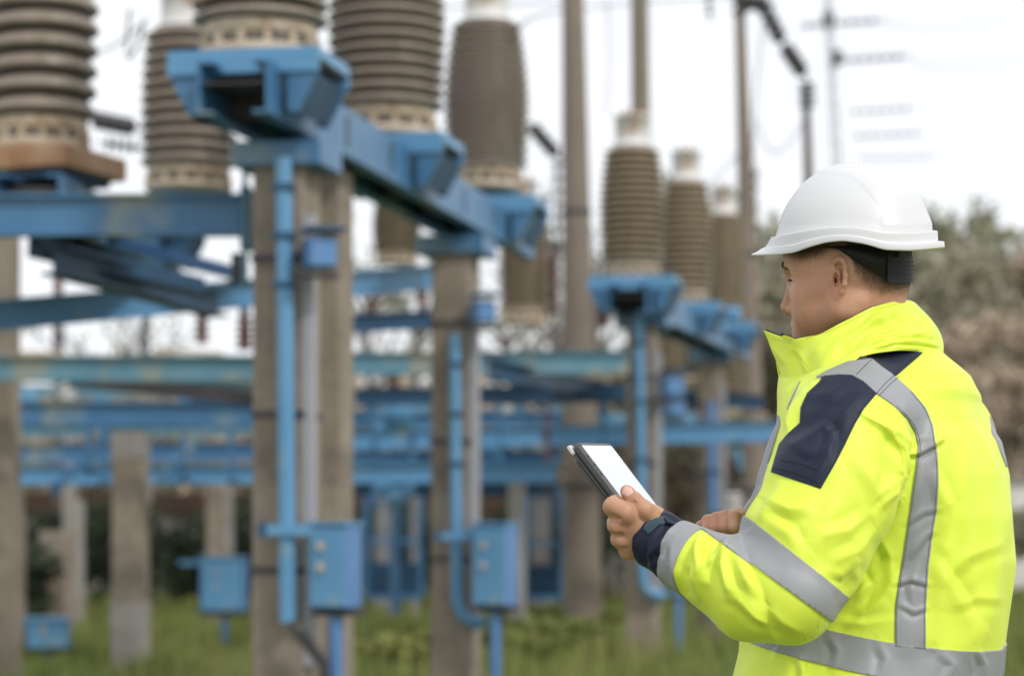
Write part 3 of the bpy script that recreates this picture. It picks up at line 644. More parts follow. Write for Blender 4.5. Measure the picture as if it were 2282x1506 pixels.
girder((120, 546, 12.2), (485, 652, 14.6), .15, 'deep blue beam running away under the widest girder', 'blue_deep', wd=.14)
girder((1090, 800, 19), (1420, 868, 23.5), .16, 'dark blue beam falling to the right just left of the column behind the tablet', 'blue_deep', wd=.12)
girder((785, 922, 24), (1250, 918, 24), .12, 'thin blue girder between the dark blue one and the long light one', 'blue')
girder((785, 1006, 25), (1250, 1002, 25), .14, 'blue girder just above the lowest long light blue one at centre', 'blue')
girder((-140, 945, 23), (600, 942, 23), .12, 'thin weathered girder behind the pale column head', 'blue_weather')
girder((785, 700, 21), (1000, 690, 21), .16, 'dark blue girder stub left of the hooked pipe column', 'blue_deep')
girder((1460, 870, 26), (1700, 880, 26), .16, 'dim blue girder behind the farthest column', 'blue_deep')
for px, y0, y1, Y, w_, lab in ((205, 900, 1060, 19.5, .07, 'thin blue upright at left of the pale column head'), (232, 950, 1080, 21, .06, 'second thin blue upright, beside the pale column head'), (415, 890, 1080, 20, .06, 'thin blue upright right of the pale column head'), (520, 900, 1080, 20, .06, 'thin blue upright left of the thick piped column'),
                               (840, 870, 1130, 22.5, .08, 'blue upright right of the twin near columns'), (925, 870, 1100, 24, .08, 'blue upright left of the hooked pipe column'), (1120, 870, 1050, 23, .07, 'blue upright right of the hooked pipe column'), (1225, 780, 1100, 24, .08, 'blue upright at the left edge of the thick round pole'), (1350, 860, 1000, 23, .08, 'blue upright above the tablet, right of the thick round pole'),
                               (130, 560, 760, 20, .06, 'dark reddish upright crossing the bright gap at far left'), (330, 700, 800, 19, .06, 'dark upright crossing the lower bright gap')):
    p0, p1 = P(px, y1, Y), P(px, y0, Y); o = empty('steel_upright', p0); MB().channel((0, 0, 0), p1-p0, w_, w_*.6, .01).build('bar', M['blue' if y0 > 780 else 'maroon'], o); MB().box((0, 0, .03), (w_*1.6, w_*1.6, .02)).build('foot_plate', M['blue_deep'], o)
    tag(o, lab, 'upright', 'thin uprights between the girders')
# open, half-bare trees whose twigs break up the bright gaps
def bare_tree(seed):
    r_ = random.Random(seed); root = empty('half_bare_tree'); t = MB(); cs = []
    t.tube([(0, 0, 0), (.1, 0, 2.2), (-.05, .1, 4.5), (.1, .1, 7)], [.2, .15, .09, .02], 8)
    for i in range(46):
        z0 = 1.6+5*r_.random(); a_ = r_.random()*6.28; L_ = .7+1.9*r_.random(); e = (L_*math.cos(a_), L_*math.sin(a_), z0+.5+L_*.6); m_ = (e[0]*.5, e[1]*.5, z0+.3*L_)
        t.tube([(0, 0, z0-.2), m_, e], [.05, .03, .01], 5); cs.append((*e, .45, .45, .4)); cs.append((*m_, .35, .35, .3))
    t.build('trunk', M['bark'], root); v, f = leaf_cloud(cs, 620, .11, seed); mesh_obj('crown', v, f, M['leaf_green'], root); return root
bt = bare_tree(8); first = True
for px, Y, s, lab in ((235, 45, .62, 'half-bare tree in the bright gap, above the pale column head'), (330, 52, .72, 'half-bare tree in the bright gap left of the thick column'), (820, 50, .88, 'half-bare tree right of the twin columns'), (930, 54, .90, 'half-bare tree left of the hooked pipe column'),
                      (1130, 56, .85, 'half-bare tree right of the hooked pipe column'), (1230, 50, .80, 'half-bare tree touching the thick round pole'), (1340, 58, 1.1, 'half-bare tree left of the tall white-capped insulator'), (1560, 60, 1.0, 'half-bare tree between the tan insulators'), (1655, 62, 1.15, 'half-bare tree at the slender pole')):
    o = bt if first else copy_tree(bt); first = False; o.location = ((px-HX)*Y/FPX, Y, 0); o.scale = (s, s, s); o.rotation_euler.z = px; tag(o, lab, 'tree', 'half-bare trees behind the yard')

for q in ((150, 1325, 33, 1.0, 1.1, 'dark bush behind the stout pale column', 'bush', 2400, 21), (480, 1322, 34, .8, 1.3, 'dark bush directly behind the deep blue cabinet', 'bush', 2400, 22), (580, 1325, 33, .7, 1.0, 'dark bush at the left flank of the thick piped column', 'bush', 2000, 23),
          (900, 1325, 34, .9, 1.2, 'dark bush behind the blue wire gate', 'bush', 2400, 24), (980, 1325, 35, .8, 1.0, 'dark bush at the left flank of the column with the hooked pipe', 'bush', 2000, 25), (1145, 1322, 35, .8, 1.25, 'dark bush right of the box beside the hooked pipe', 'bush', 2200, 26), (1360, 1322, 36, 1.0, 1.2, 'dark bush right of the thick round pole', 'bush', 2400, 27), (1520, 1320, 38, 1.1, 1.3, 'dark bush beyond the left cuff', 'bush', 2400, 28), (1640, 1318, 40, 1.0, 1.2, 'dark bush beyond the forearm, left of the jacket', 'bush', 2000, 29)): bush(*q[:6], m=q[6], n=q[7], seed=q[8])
# ================================================================== the worker
class Vol:
    def __init__(s, lo, hi, h):
        s.lo = np.array(lo, float); s.h = h; s.n = np.ceil((np.array(hi)-s.lo)/h).astype(int)+1
        s.d = np.full(s.n, .5, np.float32)
        s.ax = [(s.lo[i]+h*np.arange(s.n[i])).astype(np.float32) for i in range(3)]
    def sl(s, lo, hi):
        a = np.clip(np.floor((np.array(lo)-s.lo)/s.h).astype(int), 0, s.n); b = np.clip(np.ceil((np.array(hi)-s.lo)/s.h).astype(int)+1, 0, s.n)
        return tuple(slice(a[i], b[i]) for i in range(3))
    def co(s, q): return s.ax[0][q[0]][:, None, None], s.ax[1][q[1]][None, :, None], s.ax[2][q[2]][None, None, :]
    def add(s, fn, lo, hi, k=.004, op='u', pad=None):
        pad = (k*1.5+.012) if pad is None else pad
        q = s.sl(np.array(lo)-pad, np.array(hi)+pad)
        if any(t.stop <= t.start for t in q): return
        e = fn(*s.co(q)).astype(np.float32); d = s.d[q]
        if op == 'u':
            m = np.maximum(k-np.abs(d-e), 0)/max(k, 1e-6); s.d[q] = np.minimum(d, e)-m*m*k*.25
        else:
            e = -e; m = np.maximum(k-np.abs(d-e), 0)/max(k, 1e-6); s.d[q] = np.maximum(d, e)+m*m*k*.25
    def cone(s, a, b, ra, rb, k=.004, op='u', flat=None):
        a = np.array(a, np.float32); b = np.array(b, np.float32); ab = b-a; L2 = float(ab@ab)+1e-12; r = max(ra, rb)
        if flat is not None: fn_, fk = np.array(flat[0], np.float32), flat[1]; fn_ = fn_/np.linalg.norm(fn_)
        def fn(x, y, z):
            px, py, pz = x-a[0], y-a[1], z-a[2]
            t = np.clip((px*ab[0]+py*ab[1]+pz*ab[2])/L2, 0, 1)
            qx, qy, qz = px-t*ab[0], py-t*ab[1], pz-t*ab[2]
            if flat is None: return np.sqrt(qx*qx+qy*qy+qz*qz)-(ra+(rb-ra)*t)
            dn = qx*fn_[0]+qy*fn_[1]+qz*fn_[2]     # squash along fn_ by fk (<1: flatter)
            return (np.sqrt(qx*qx+qy*qy+qz*qz+dn*dn*(1/fk**2-1))-(ra+(rb-ra)*t))*fk
        s.add(fn, np.minimum(a, b)-r, np.maximum(a, b)+r, k, op)
    def chain(s, pts, rs, k=.004, op='u', flat=None):
        for i in range(len(pts)-1): s.cone(pts[i], pts[i+1], rs[i], rs[i+1], k, op, flat)
    def ell(s, c, r, k=.004, op='u', rot=None):
        c = np.array(c, np.float32); r = np.array(r, np.float32); m = np.eye(3) if rot is None else np.array(rot)
        def fn(x, y, z):
            px, py, pz = x-c[0], y-c[1], z-c[2]
            l = [px*m[i][0]+py*m[i][1]+pz*m[i][2] for i in range(3)]
            k0 = np.sqrt(sum((l[i]/r[i])**2 for i in range(3)))+1e-9; k1 = np.sqrt(sum((l[i]/r[i]**2)**2 for i in range(3)))+1e-9
            return k0*(k0-1)/k1
        R_ = r.max() if rot is not None else r
        s.add(fn, c-R_, c+R_, k, op)
    def mesh(s, smooth=0):
        B = s.h*3
        g = openvdb.FloatGrid(B); g.copyFromArray(np.clip(s.d, -B, B))
        p, q = g.convertToQuads(isovalue=0.0)
        p = np.array(p, float)*s.h+s.lo; q = np.array(q, int)
        # outward orientation
        a, b, c = p[q[:, 0]], p[q[:, 1]], p[q[:, 2]]; vol = np.einsum('ij,ij->i', a, np.cross(b, c)).sum()
        if vol < 0: q = q[:, ::-1]
        for _ in range(smooth): p = lap(p, q, .5)
        return p, q
def lap(p, q, w_):
    acc = np.zeros_like(p); cnt = np.zeros(len(p))
    for i in range(4):
        a, b = q[:, i], q[:, (i+1) % 4]
        for c in range(3): acc[:, c] += np.bincount(a, p[b, c], len(p))+np.bincount(b, p[a, c], len(p))
        cnt += np.bincount(a, minlength=len(p))+np.bincount(b, minlength=len(p))
    return p*(1-w_)+w_*acc/np.maximum(cnt, 1)[:, None]
def vnormals(p, q):
    fn = np.cross(p[q[:, 2]]-p[q[:, 0]], p[q[:, 3]]-p[q[:, 1]]); n = np.zeros_like(p)
    for i in range(4):
        for c in range(3): n[:, c] += np.bincount(q[:, i], fn[:, c], len(p))
    return n/(np.linalg.norm(n, axis=1)[:, None]+1e-12)
def np_mesh(name, p, q, m, parent=None, smooth=True):
    me = bpy.data.meshes.new(name); nf = len(q); k = q.shape[1]
    me.vertices.add(len(p)); me.vertices.foreach_set('co', p.astype(np.float32).ravel())
    me.loops.add(nf*k); me.loops.foreach_set('vertex_index', q.astype(np.int32).ravel())
    me.polygons.add(nf); me.polygons.foreach_set('loop_start', np.arange(0, nf*k, k, dtype=np.int32)); me.polygons.foreach_set('loop_total', np.full(nf, k, np.int32))
    me.update(calc_edges=True); me.polygons.foreach_set('use_smooth', [smooth]*nf)
    if m: me.materials.append(m)
    o = bpy.data.objects.new(name, me); col.objects.link(o)
    if parent: o.parent = parent
    return o

M['skin'] = mat('skin', (.46, .235, .145), .46, (.56, .32, .21), 22, vmix=.5, bump=.0006, bscale=520, sss=.12, detail=3, spec=.35, stain=(.50, .22, .14), sscale=16, slo=.55, shi=.8)
M['skin'].node_tree.nodes['Principled BSDF'].inputs['Subsurface Scale'].default_value = .5
M['hivis'] = mat('fluorescent_yellow_cloth', (.74, .87, .080), .5, (.68, .84, .060), 6, vmix=.4, bump=.00018, bscale=700, sheen=.15, spec=.35)
M['navy'] = mat('navy_cloth', (.008, .013, .034), .55, (.012, .019, .045), 8, bump=.0002, bscale=700, sheen=.05, spec=.3)
M['tape'] = mat('silver_reflective_tape', (.27, .275, .295), .52, (.36, .365, .38), 5, bump=.0003, bscale=500, metal=.12)
M['thread_dark'] = mat('dark_thread', (.02, .022, .035), .8)
M['thread_grey'] = mat('grey_thread', (.20, .20, .22), .8)
M['thread_yellow'] = mat('yellow_thread', (.60, .66, .03), .8)
M['hat'] = mat('white_helmet_plastic', (.66, .66, .67), .42, coat=.15)
M['black'] = mat('black_plastic', (.008, .008, .009), .55, spec=.3)
M['hairbrow'] = mat('dark_hair', (.022, .015, .011), .6)
M['eye'] = mat('eyeball', (.62, .58, .55), .15)
M['nail'] = mat('fingernail', (.66, .42, .33), .30)
M['case'] = mat('grey_tablet_case', (.060, .062, .062), .55, (.075, .077, .075), 30, bump=.0002, bscale=800)
M['bezel'] = mat('black_tablet_glass', (.01, .01, .012), .12)
M['trouser'] = mat('dark_work_trousers', (.03, .035, .05), .85, (.045, .05, .065), 20)
M['boot'] = mat('boot_leather', (.03, .022, .016), .6)
M['velcro'] = mat('fuzzy_navy_velcro', (.022, .055, .085), .95, (.05, .10, .14), 300, bump=.002, bscale=900, sheen=.6)
ms = bpy.data.materials.new('lit_screen'); ms.use_nodes = True; bs = ms.node_tree.nodes['Principled BSDF']
bs.inputs['Base Color'].default_value = (.30, .32, .36, 1); bs.inputs['Roughness'].default_value = .12
bs.inputs['Emission Color'].default_value = (.86, .90, 1, 1); bs.inputs['Emission Strength'].default_value = .38; M['screen'] = ms
ms2 = ms.copy(); ms2.name = 'lit_screen_bar'; ms2.node_tree.nodes['Principled BSDF'].inputs['Emission Strength'].default_value = .56; M['screen_bar'] = ms2

def crinkle(m, dist, sc_, st=(1, 1, 1)):
    t = m.node_tree; b = t.nodes['Principled BSDF']; tcn = t.nodes.new('ShaderNodeTexCoord'); mm = t.nodes.new('ShaderNodeMapping'); mm.inputs['Scale'].default_value = st
    n1 = t.nodes.new('ShaderNodeTexNoise'); n1.noise_type = 'RIDGED_MULTIFRACTAL'; n1.inputs['Scale'].default_value = sc_; n1.inputs['Detail'].default_value = 2.5; n1.inputs['Distortion'].default_value = .7; n1.inputs['Roughness'].default_value = .35
    bp = t.nodes.new('ShaderNodeBump'); bp.inputs['Distance'].default_value = dist; bp.inputs['Strength'].default_value = .8
    old = b.inputs['Normal'].links[0].from_socket if b.inputs['Normal'].links else None
    t.links.new(tcn.outputs['Object'], mm.inputs[0]); t.links.new(mm.outputs[0], n1.inputs['Vector']); t.links.new(n1.outputs['Fac'], bp.inputs['Height'])
    if old: t.links.new(old, bp.inputs['Normal'])
    t.links.new(bp.outputs[0], b.inputs['Normal'])
crinkle(M['hivis'], .0100, 4.2, (1, 1, .6)); crinkle(M['hivis'], .0036, 11, (1, 1, .7)); crinkle(M['navy'], .0030, 10, (1, 1, .7)); crinkle(M['tape'], .0020, 12, (1, 1, .5))
# ------------------------------------------------------------------ frames
YP = 3.72; KP = FPX/YP; BETA = R(18)
Fh = Vector((-math.cos(BETA), math.sin(BETA), 0)); Lh = Vector((-math.sin(BETA), -math.cos(BETA), 0)); U0, V0 = 1890., 620.
HO = P(U0, V0, YP)
def hx(u): return (U0-u)/KP/math.cos(BETA)
def hz(v): return (V0-v)/KP
def hw(l):
    l = np.asarray(l, float)
    return np.array(HO)+l[:, :1]*.966*np.array(Fh)+l[:, 1:2]*np.array(Lh)+(l[:, 2:3]-.11*l[:, 1:2])*np.array((0, 0, 1))    # head leans a little to his left
SB = .178                              # how far his left side swings ahead of the profile, as seen
# ------------------------------------------------------------------ head and neck (local: x forward, y to his left, z up)
hv = Vol((-.14, -.105, -.30), (.125, .11, .155), .00115)
hv.ell((.000, 0, .036), (.099, .0765, .104), .01)
hv.ell((.046, 0, .035), (.052, .062, .050), .02)
hv.ell((.042, 0, -.028), (.045, .062, .072), .03)
for s in (-1, 1):
    hv.cone((-.004, s*.055, -.045), (.062, s*.013, -.092), .021, .015, .03)
    hv.cone((-.006, s*.056, .01), (-.002, s*.056, -.045), .020, .021, .03)
    hv.ell((.048, s*.038, -.042), (.028, .026, .034), .022)
    hv.cone((.030, s*.056, -.012), (.060, s*.045, -.020), .012, .012, .02)
    hv.cone((.088, s*.010, .0215), (.066, s*.047, .020), .0115, .009, .012)
hv.ell((.052, 0, -.066), (.0335, .034, .032), .02)
hv.ell((.060, 0, -.096), (.020, .021, .017), .016)
for s in (-1, 1):
    hv.ell((.096, s*.031, .004), (.016, .018, .013), .010, 'd')
    hv.ell((.0705, s*.031, .002), (.0145, .0150, .0130), .004)        # closed part of the lids
    hv.cone((.0855, s*.020, .0105), (.075, s*.046, .0075), .0036, .0030, .004)      # upper lid fold
    hv.cone((.0845, s*.021, .0000), (.0755, s*.044, -.0008), .0026, .0020, .0012, 'd')   # slit
hv.cone((.084, 0, .004), (.0985, 0, -.038), .0070, .0088, .008)
hv.ell((.0975, 0, -.042), (.0105, .0100, .0090), .005)
hv.cone((.083, 0, -.048), (.094, 0, -.048), .007, .006, .006)
for s in (-1, 1):
    hv.ell((.0855, s*.0125, -.0455), (.0115, .0075, .0085), .005)
    hv.ell((.0915, s*.0095, -.0505), (.0062, .0042, .0036), .0010, 'd')
    hv.cone((.070, s*.026, -.040), (.066, s*.033, -.062), .0012, .0015, .005, 'd')  # smile fold
hv.chain([(.0745, -.024, -.0735), (.0835, -.010, -.068), (.0860, 0, -.0690), (.0835, .010, -.068), (.0745, .024, -.0735)], [.0035, .0055, .0055, .0055, .0035], .004)
hv.chain([(.073, -.021, -.0775), (.0815, -.008, -.0815), (.0830, 0, -.0820), (.0815, .008, -.0815), (.073, .021, -.0775)], [.0035, .0058, .0060, .0058, .0035], .004)
hv.chain([(.076, -.027, -.0755), (.089, -.010, -.0750), (.0925, 0, -.0755), (.089, .010, -.0750), (.076, .027, -.0755)], [.0010, .0012, .0012, .0012, .0010], .0022, 'd')
hv.cone((.089, 0, -.056), (.091, 0, -.064), .0012, .0015, .003, 'd')
# neck
hv.chain([(-.026, 0, -.01), (-.030, 0, -.08), (-.040, 0, -.15), (-.055, 0, -.26)], [.060, .0530, .056, .070], .02)
hv.chain([(-.058, 0, .01), (-.054, 0, -.05)], [.036, .032], .02)
for s in (-1, 1): hv.chain([(-.026, s*.060, -.035), (-.012, s*.036, -.17)], [.009, .011], .02)
# ears
def ear(pu, pv, out=0): # px position seen in the photograph -> local point on his left ear
    y = .0755+.011*max(0, (pu-1856)/33)+out
    u = pu+SB*y*KP
    return np.array((hx(u), y, hz(pv)))
def earprim(fn):
    fn(1); fn(-1)
def mir(p, s): return (p[0], p[1]*s, p[2])
for s in (1, -1):
    e = lambda a, b, o=0: mir(ear(a, b, o), s)
    hv.ell(e(1869, 612, -.002), (.0115, .0045, .029), .004, rot=[[math.cos(.42*s), -math.sin(.42*s)*-1*-1, 0], [math.sin(.42*s), math.cos(.42*s), 0], [0, 0, 1]])
    hv.cone(e(1868, 640), e(1866, 658), .0070, .0062, .005, flat=((0, 1, 0), .65))
    hv.chain([e(1860, 606, -.001), e(1858, 590, .001), e(1864, 578, .003), e(1871, 575, .003), e(1878, 580, .003), e(1883, 592, .003), e(1884, 612, .003), e(1882, 632, .003), e(1876, 648, .002), e(1870, 659, .001)],
             [.0028, .0032, .0034, .0036, .0036, .0038, .0038, .0038, .0042, .0048], .0035)
    hv.chain([e(1866, 590, .000), e(1873, 592, .001), e(1877, 606, .001), e(1876, 622, .001), e(1871, 636, .000)], [.0022, .0032, .0032, .0030, .0026], .002, 'd')
    hv.chain([e(1866, 598, .002), e(1870, 610, .003), e(1870, 628, .003), e(1865, 642, .002)], [.0016, .0024, .0026, .0024], .003)
    hv.ell(e(1863, 622, .005), (.0060, .0085, .0105), .002, 'd')
    hv.ell(e(1860, 624, -.004), (.0036, .0130, .0060), .0012, 'd')
    hv.cone(e(1864, 590, .003), e(1866, 599, .003), .0026, .0022, .002, 'd')
    hv.cone(e(1855, 622, .001), e(1856, 630, .001), .0040, .0032, .004)      # tragus
hp, hq = hv.mesh(1); hp_local = hp.copy(); hp = hw(hp)
del hv

# ------------------------------------------------------------------ hands
def V3(px, py, Y): return np.array(P(px, py, Y))
lh = Vol(np.array(V3(1330, 1270, 3.40)), np.array(V3(1530, 1060, 3.66)), .00095)
wr = V3(1462, 1202, 3.545)
lh.cone(V3(1560, 1240, 3.50), wr, .028, .024, .02)
back = (.35, -.85, .1)
mc = {'i': (1392, 1143, 3.498, .0140), 'm': (1376, 1172, 3.508, .0125), 'r': (1383, 1203, 3.520, .0118), 'p': (1402, 1229, 3.536, .0105)}
for k, (a, b, Y, r) in mc.items(): lh.cone(wr+np.array((0, 0, {'i': .010, 'm': .004, 'r': -.004, 'p': -.012}[k])), V3(a, b, Y), .020, r, .014)
lh.cone(V3(1420, 1175, 3.52), V3(1425, 1205, 3.53), .020, .019, .012)
lh.chain([V3(1392, 1143, 3.498), V3(1367, 1128, 3.503), V3(1370, 1122, 3.535), V3(1392, 1117, 3.565)], [.0128, .0116, .0103, .0090], .011)
lh.cone(V3(1362, 1131, 3.507), V3(1364, 1122, 3.515), .0100, .0092, .008)
for (a, b, Y, r), (c, d), (e_, f) in ((mc['m'], (1372, 1164), (1400, 1150)), (mc['r'], (1380, 1196), (1410, 1172)), (mc['p'], (1400, 1224), (1428, 1194))):
    lh.chain([V3(a, b, Y), V3(c, d, Y+.036), V3(e_, f, Y+.058), V3(e_+22, f-9, Y+.062)], [r, r*.92, r*.85, r*.75], .007)
# knuckle bumps and the valleys between them
for a, b, Y, r in ((1371, 1173, 3.505, .0085), (1377, 1203, 3.516, .0080), (1393, 1230, 3.532, .0075)): lh.ell(V3(a, b, Y), (r, r, r), .008)
for a, b, Y in ((1362, 1153, 3.492), (1362, 1189, 3.505), (1374, 1218, 3.518)): lh.cone(V3(a, b, Y), V3(a+18, b+2, Y-.002), .0014, .0006, .010, 'd')
for a, b in (((1398, 1208), (1440, 1212)), ((1410, 1226), (1446, 1226))): lh.cone(V3(*a, 3.492), V3(*b, 3.500), .0020, .0012, .012, 'd')
lh.ell(V3(1414, 1182, 3.530), (.030, .018, .032), .012)
# thumb
lh.ell(V3(1444, 1152, 3.530), (.028, .018, .020), .016)
lh.chain([V3(1466, 1168, 3.525), V3(1436, 1136, 3.504), V3(1414, 1113, 3.506), V3(1396, 1094, 3.520)], [.0205, .0135, .0108, .0092], .0045)
lh.ell(V3(1400, 1099, 3.517), (.0098, .0085, .0098), .004)
for t in (0, .5, 1): lh.cone(V3(1409+7*t, 1122-1*t, 3.4945), V3(1419+8*t, 1106+2*t, 3.4965), .0004, .0004, .0016, 'd')
lhp, lhq = lh.mesh(1); del lh
rh = Vol(V3(1540, 1215, 3.56), V3(1740, 1110, 3.80), .00095)
rh.cone(V3(1735, 1185, 3.78), V3(1680, 1176, 3.725), .030, .026, .01)
rh.chain([V3(1690, 1176, 3.73), V3(1650, 1160, 3.70)], [.024, .019], .012); rh.chain([V3(1690, 1180, 3.73), V3(1656, 1176, 3.67)], [.024, .017], .012)
kn = [((1622, 1154, 3.715), (1578, 1161, 3.688), (1577, 1180, 3.672), (1590, 1190, 3.680)), ((1636, 1150, 3.710), (1597, 1155, 3.680), (1596, 1178, 3.664), (1608, 1190, 3.674)),
      ((1648, 1152, 3.702), (1617, 1150, 3.672), (1616, 1176, 3.656), (1628, 1190, 3.668)), ((1658, 1158, 3.694), (1636, 1151, 3.664), (1637, 1176, 3.650), (1646, 1190, 3.662))]
for i, c in enumerate(kn): rh.chain([V3(*q) for q in c], [.0118, .0102-.0003*i, .0088-.0003*i, .0075], .003)
rh.ell(V3(1650, 1165, 3.705), (.026, .022, .018), .010)
rh.chain([V3(1640, 1150, 3.72), V3(1590, 1160, 3.715), V3(1562, 1172, 3.705), V3(1548, 1186, 3.70)], [.0110, .0092, .0080, .0068], .004)
rh.chain([V3(1670, 1186, 3.70), V3(1640, 1195, 3.675), V3(1615, 1196, 3.665)], [.014, .0115, .0095], .006)
rhp, rhq = rh.mesh(1); del rh

# ------------------------------------------------------------------ hidden body under the clothes (torso, arms, legs)
S2 = Vector((.47, .88, 0)).normalized(); F2 = Vector((-S2.y, S2.x, 0))      # towards his right, forward
sh_l = [(1890, 985, 3.54), (1850, 1100, 3.50), (1795, 1215, 3.47), (1757, 1322, 3.435), (1680, 1320, 3.445), (1600, 1282, 3.475), (1530, 1247, 3.505), (1462, 1204, 3.532)]
sh_r = [(2100, 975, 3.90), (2060, 1120, 3.97), (2000, 1300, 3.97), (1900, 1270, 3.90), (1790, 1210, 3.82), (1700, 1180, 3.745)]
bv = Vol((.18, 3.30, -.02), (1.0, 4.15, 1.50), .007)
C0 = P(1955, 1000, YP+.03)
bv.chain([np.array(P(1940, 760, YP)), np.array(P(1958, 880, YP+.02)), np.array(P(1962, 1100, YP+.02)), np.array(P(1955, 1300, YP+.02)), np.array((C0.x, C0.y, .92))], [.058, .105, .11, .105, .12], .03)
bv.chain([V3(*q) for q in sh_l], [.05, .045, .042, .036, .036, .033, .029, .025], .01); bv.chain([V3(*q) for q in sh_r], [.05, .045, .04, .035, .032, .025], .01)
hips = []
for s in (-1, 1):
    c = C0+S2*.09*s; hips.append(c); fx = C0+S2*.11*s
    bv.chain([(c.x, c.y, .90), (fx.x+F2.x*.02*s, fx.y, .50), (fx.x, fx.y, .10), (fx.x, fx.y, .045)], [.085, .055, .040, .035], .02)
    bv.cone((fx.x, fx.y, .035), (fx.x+F2.x*.16, fx.y+F2.y*.16, .03), .035, .028, .02)
bp, bq = bv.mesh(1)
def joinm(parts):
    ps, qs, n = [], [], 0
    for p, q in parts: ps.append(p); qs.append(q+n); n += len(p)
    return np.concatenate(ps), np.concatenate(qs)
ap, aq = joinm([(hp, hq), (lhp, lhq), (rhp, rhq), (bp, bq)])
person = np_mesh('person', ap, aq, M['skin'])
tag(person, 'worker in white hard hat and yellow high-visibility jacket holding a tablet, looking down at it', 'person')

# ------------------------------------------------------------------ jacket shell
tab = [  # row(y px), left px, right px, a (half width across the shoulders)
    (775, 1840, 2060, .075), (800, 1800, 2085, .10), (840, 1756, 2138, .155), (880, 1748, 2168, .19), (900, 1746, 2172, .20), (950, 1740, 2193, .222), (985, 1724, 2214, .232), (1060, 1702, 2228, .222),
    (1150, 1690, 2235, .205), (1250, 1676, 2236, .200), (1350, 1668, 2228, .208), (1450, 1660, 2217, .225), (1506, 1648, 2211, .24), (1600, 1635, 2205, .245), (1700, 1630, 2205, .245)]
zz, cxs, cys, aa, bb = [], [], [], [], []
for y, l, r, a in tab:
    z = CAMZ+(HY-y)*(YP+.02)/FPX
    xl, xr = (l-HX)*(YP-.05)/FPX, (r-HX)*(YP+.09)/FPX; W_ = (xr-xl)/2
    b = math.sqrt(max(.004, (W_*W_-(a*S2.x)**2)))/abs(F2.x)
    zz.append(z); cxs.append((xl+xr)/2); cys.append(YP+.02); aa.append(a); bb.append(b)
o_ = np.argsort(zz); zz, cxs, cys, aa, bb = [np.array(t)[o_] for t in (zz, cxs, cys, aa, bb)]
HEM = .80; NSE = 2.25
jv = Vol((.15, 3.30, .77), (.98, 4.16, 1.52), .0027)
def torso(x, y, z):
    zf = z.ravel(); cx = np.interp(zf, zz, cxs)[None, None]; cy = np.interp(zf, zz, cys)[None, None]; a = np.interp(zf, zz, aa)[None, None]; b = np.interp(zf, zz, bb)[None, None]
    dx, dy = x-cx, y-cy; s_ = np.abs(dx*S2.x+dy*S2.y)/a; f_ = np.abs(dx*F2.x+dy*F2.y)/b
    d = ((s_**NSE+f_**NSE)**(1/NSE)-1)*np.minimum(a, b)*.85
    top = z-(CAMZ+(HY-782)*YP/FPX)
    return np.maximum(np.maximum(d, HEM-z), top)
jv.add(torso, jv.lo, jv.lo+jv.n*jv.h, 0, pad=0)
tors = jv.d.copy()
sl_r = [.090, .094, .090, .070, .067, .0525, .0430, .0425]
tip = V3(1392, 1172, 3.556)
sv = Vol(jv.lo, jv.lo+(jv.n-1)*jv.h, jv.h); sv.d = sv.d[:jv.n[0], :jv.n[1], :jv.n[2]]
sv.chain([V3(*q) for q in sh_l], sl_r, .022)
sv.cone(V3(*sh_l[-1]), tip, .0425, .0440, .01)
sv.cone(V3(1905, 905, 3.60), V3(1890, 985, 3.54), .075, .090, .03)
kk = np.interp(jv.ax[2], [1.27, 1.37], [.005, .034]).astype(np.float32)[None, None, :]
m_ = np.maximum(kk-np.abs(jv.d-sv.d), 0)/kk; jv.d = np.minimum(jv.d, sv.d)-m_*m_*kk*.25; del sv, m_
jv.chain([V3(*q) for q in sh_r], [.085, .08, .072, .062, .05, .042], .02)
CUFA = (V3(1440, 1193, 3.56)-V3(1640, 1285, 3.455)); CUFA /= np.linalg.norm(CUFA)
cut0 = V3(1437, 1196, 3.50)                     # where the cuff opening crosses the near side
CUTN = np.array((-.77, .58, .27)); CUTN /= np.linalg.norm(CUTN)
jv.chain([V3(1998, 1085, 3.525), V3(1955, 1180, 3.52), V3(1888, 1295, 3.505), V3(1838, 1375, 3.50), V3(1815, 1430, 3.51)], [.004, .011, .015, .016, .012], .014, 'd')
cutp = V3(1450, 1197, 3.545); CUTO = np.array((-.80, .56, .17)); CUTO /= np.linalg.norm(CUTO)
jv.add(lambda x, y, z: -((x-cutp[0])*CUTO[0]+(y-cutp[1])*CUTO[1]+(z-cutp[2])*CUTO[2]), V3(1380, 1300, 3.4), V3(1470, 1100, 3.7), .003, 'd')
# hollow cuff
jv.cone(V3(1375, 1164, 3.560), V3(1480, 1212, 3.53), .0395, .034, .002, 'd')
rc0, rc1 = V3(1672, 1176, 3.73), V3(1662, 1172, 3.71)
jp, jq = jv.mesh(2)
armd = jv  # keep for labels
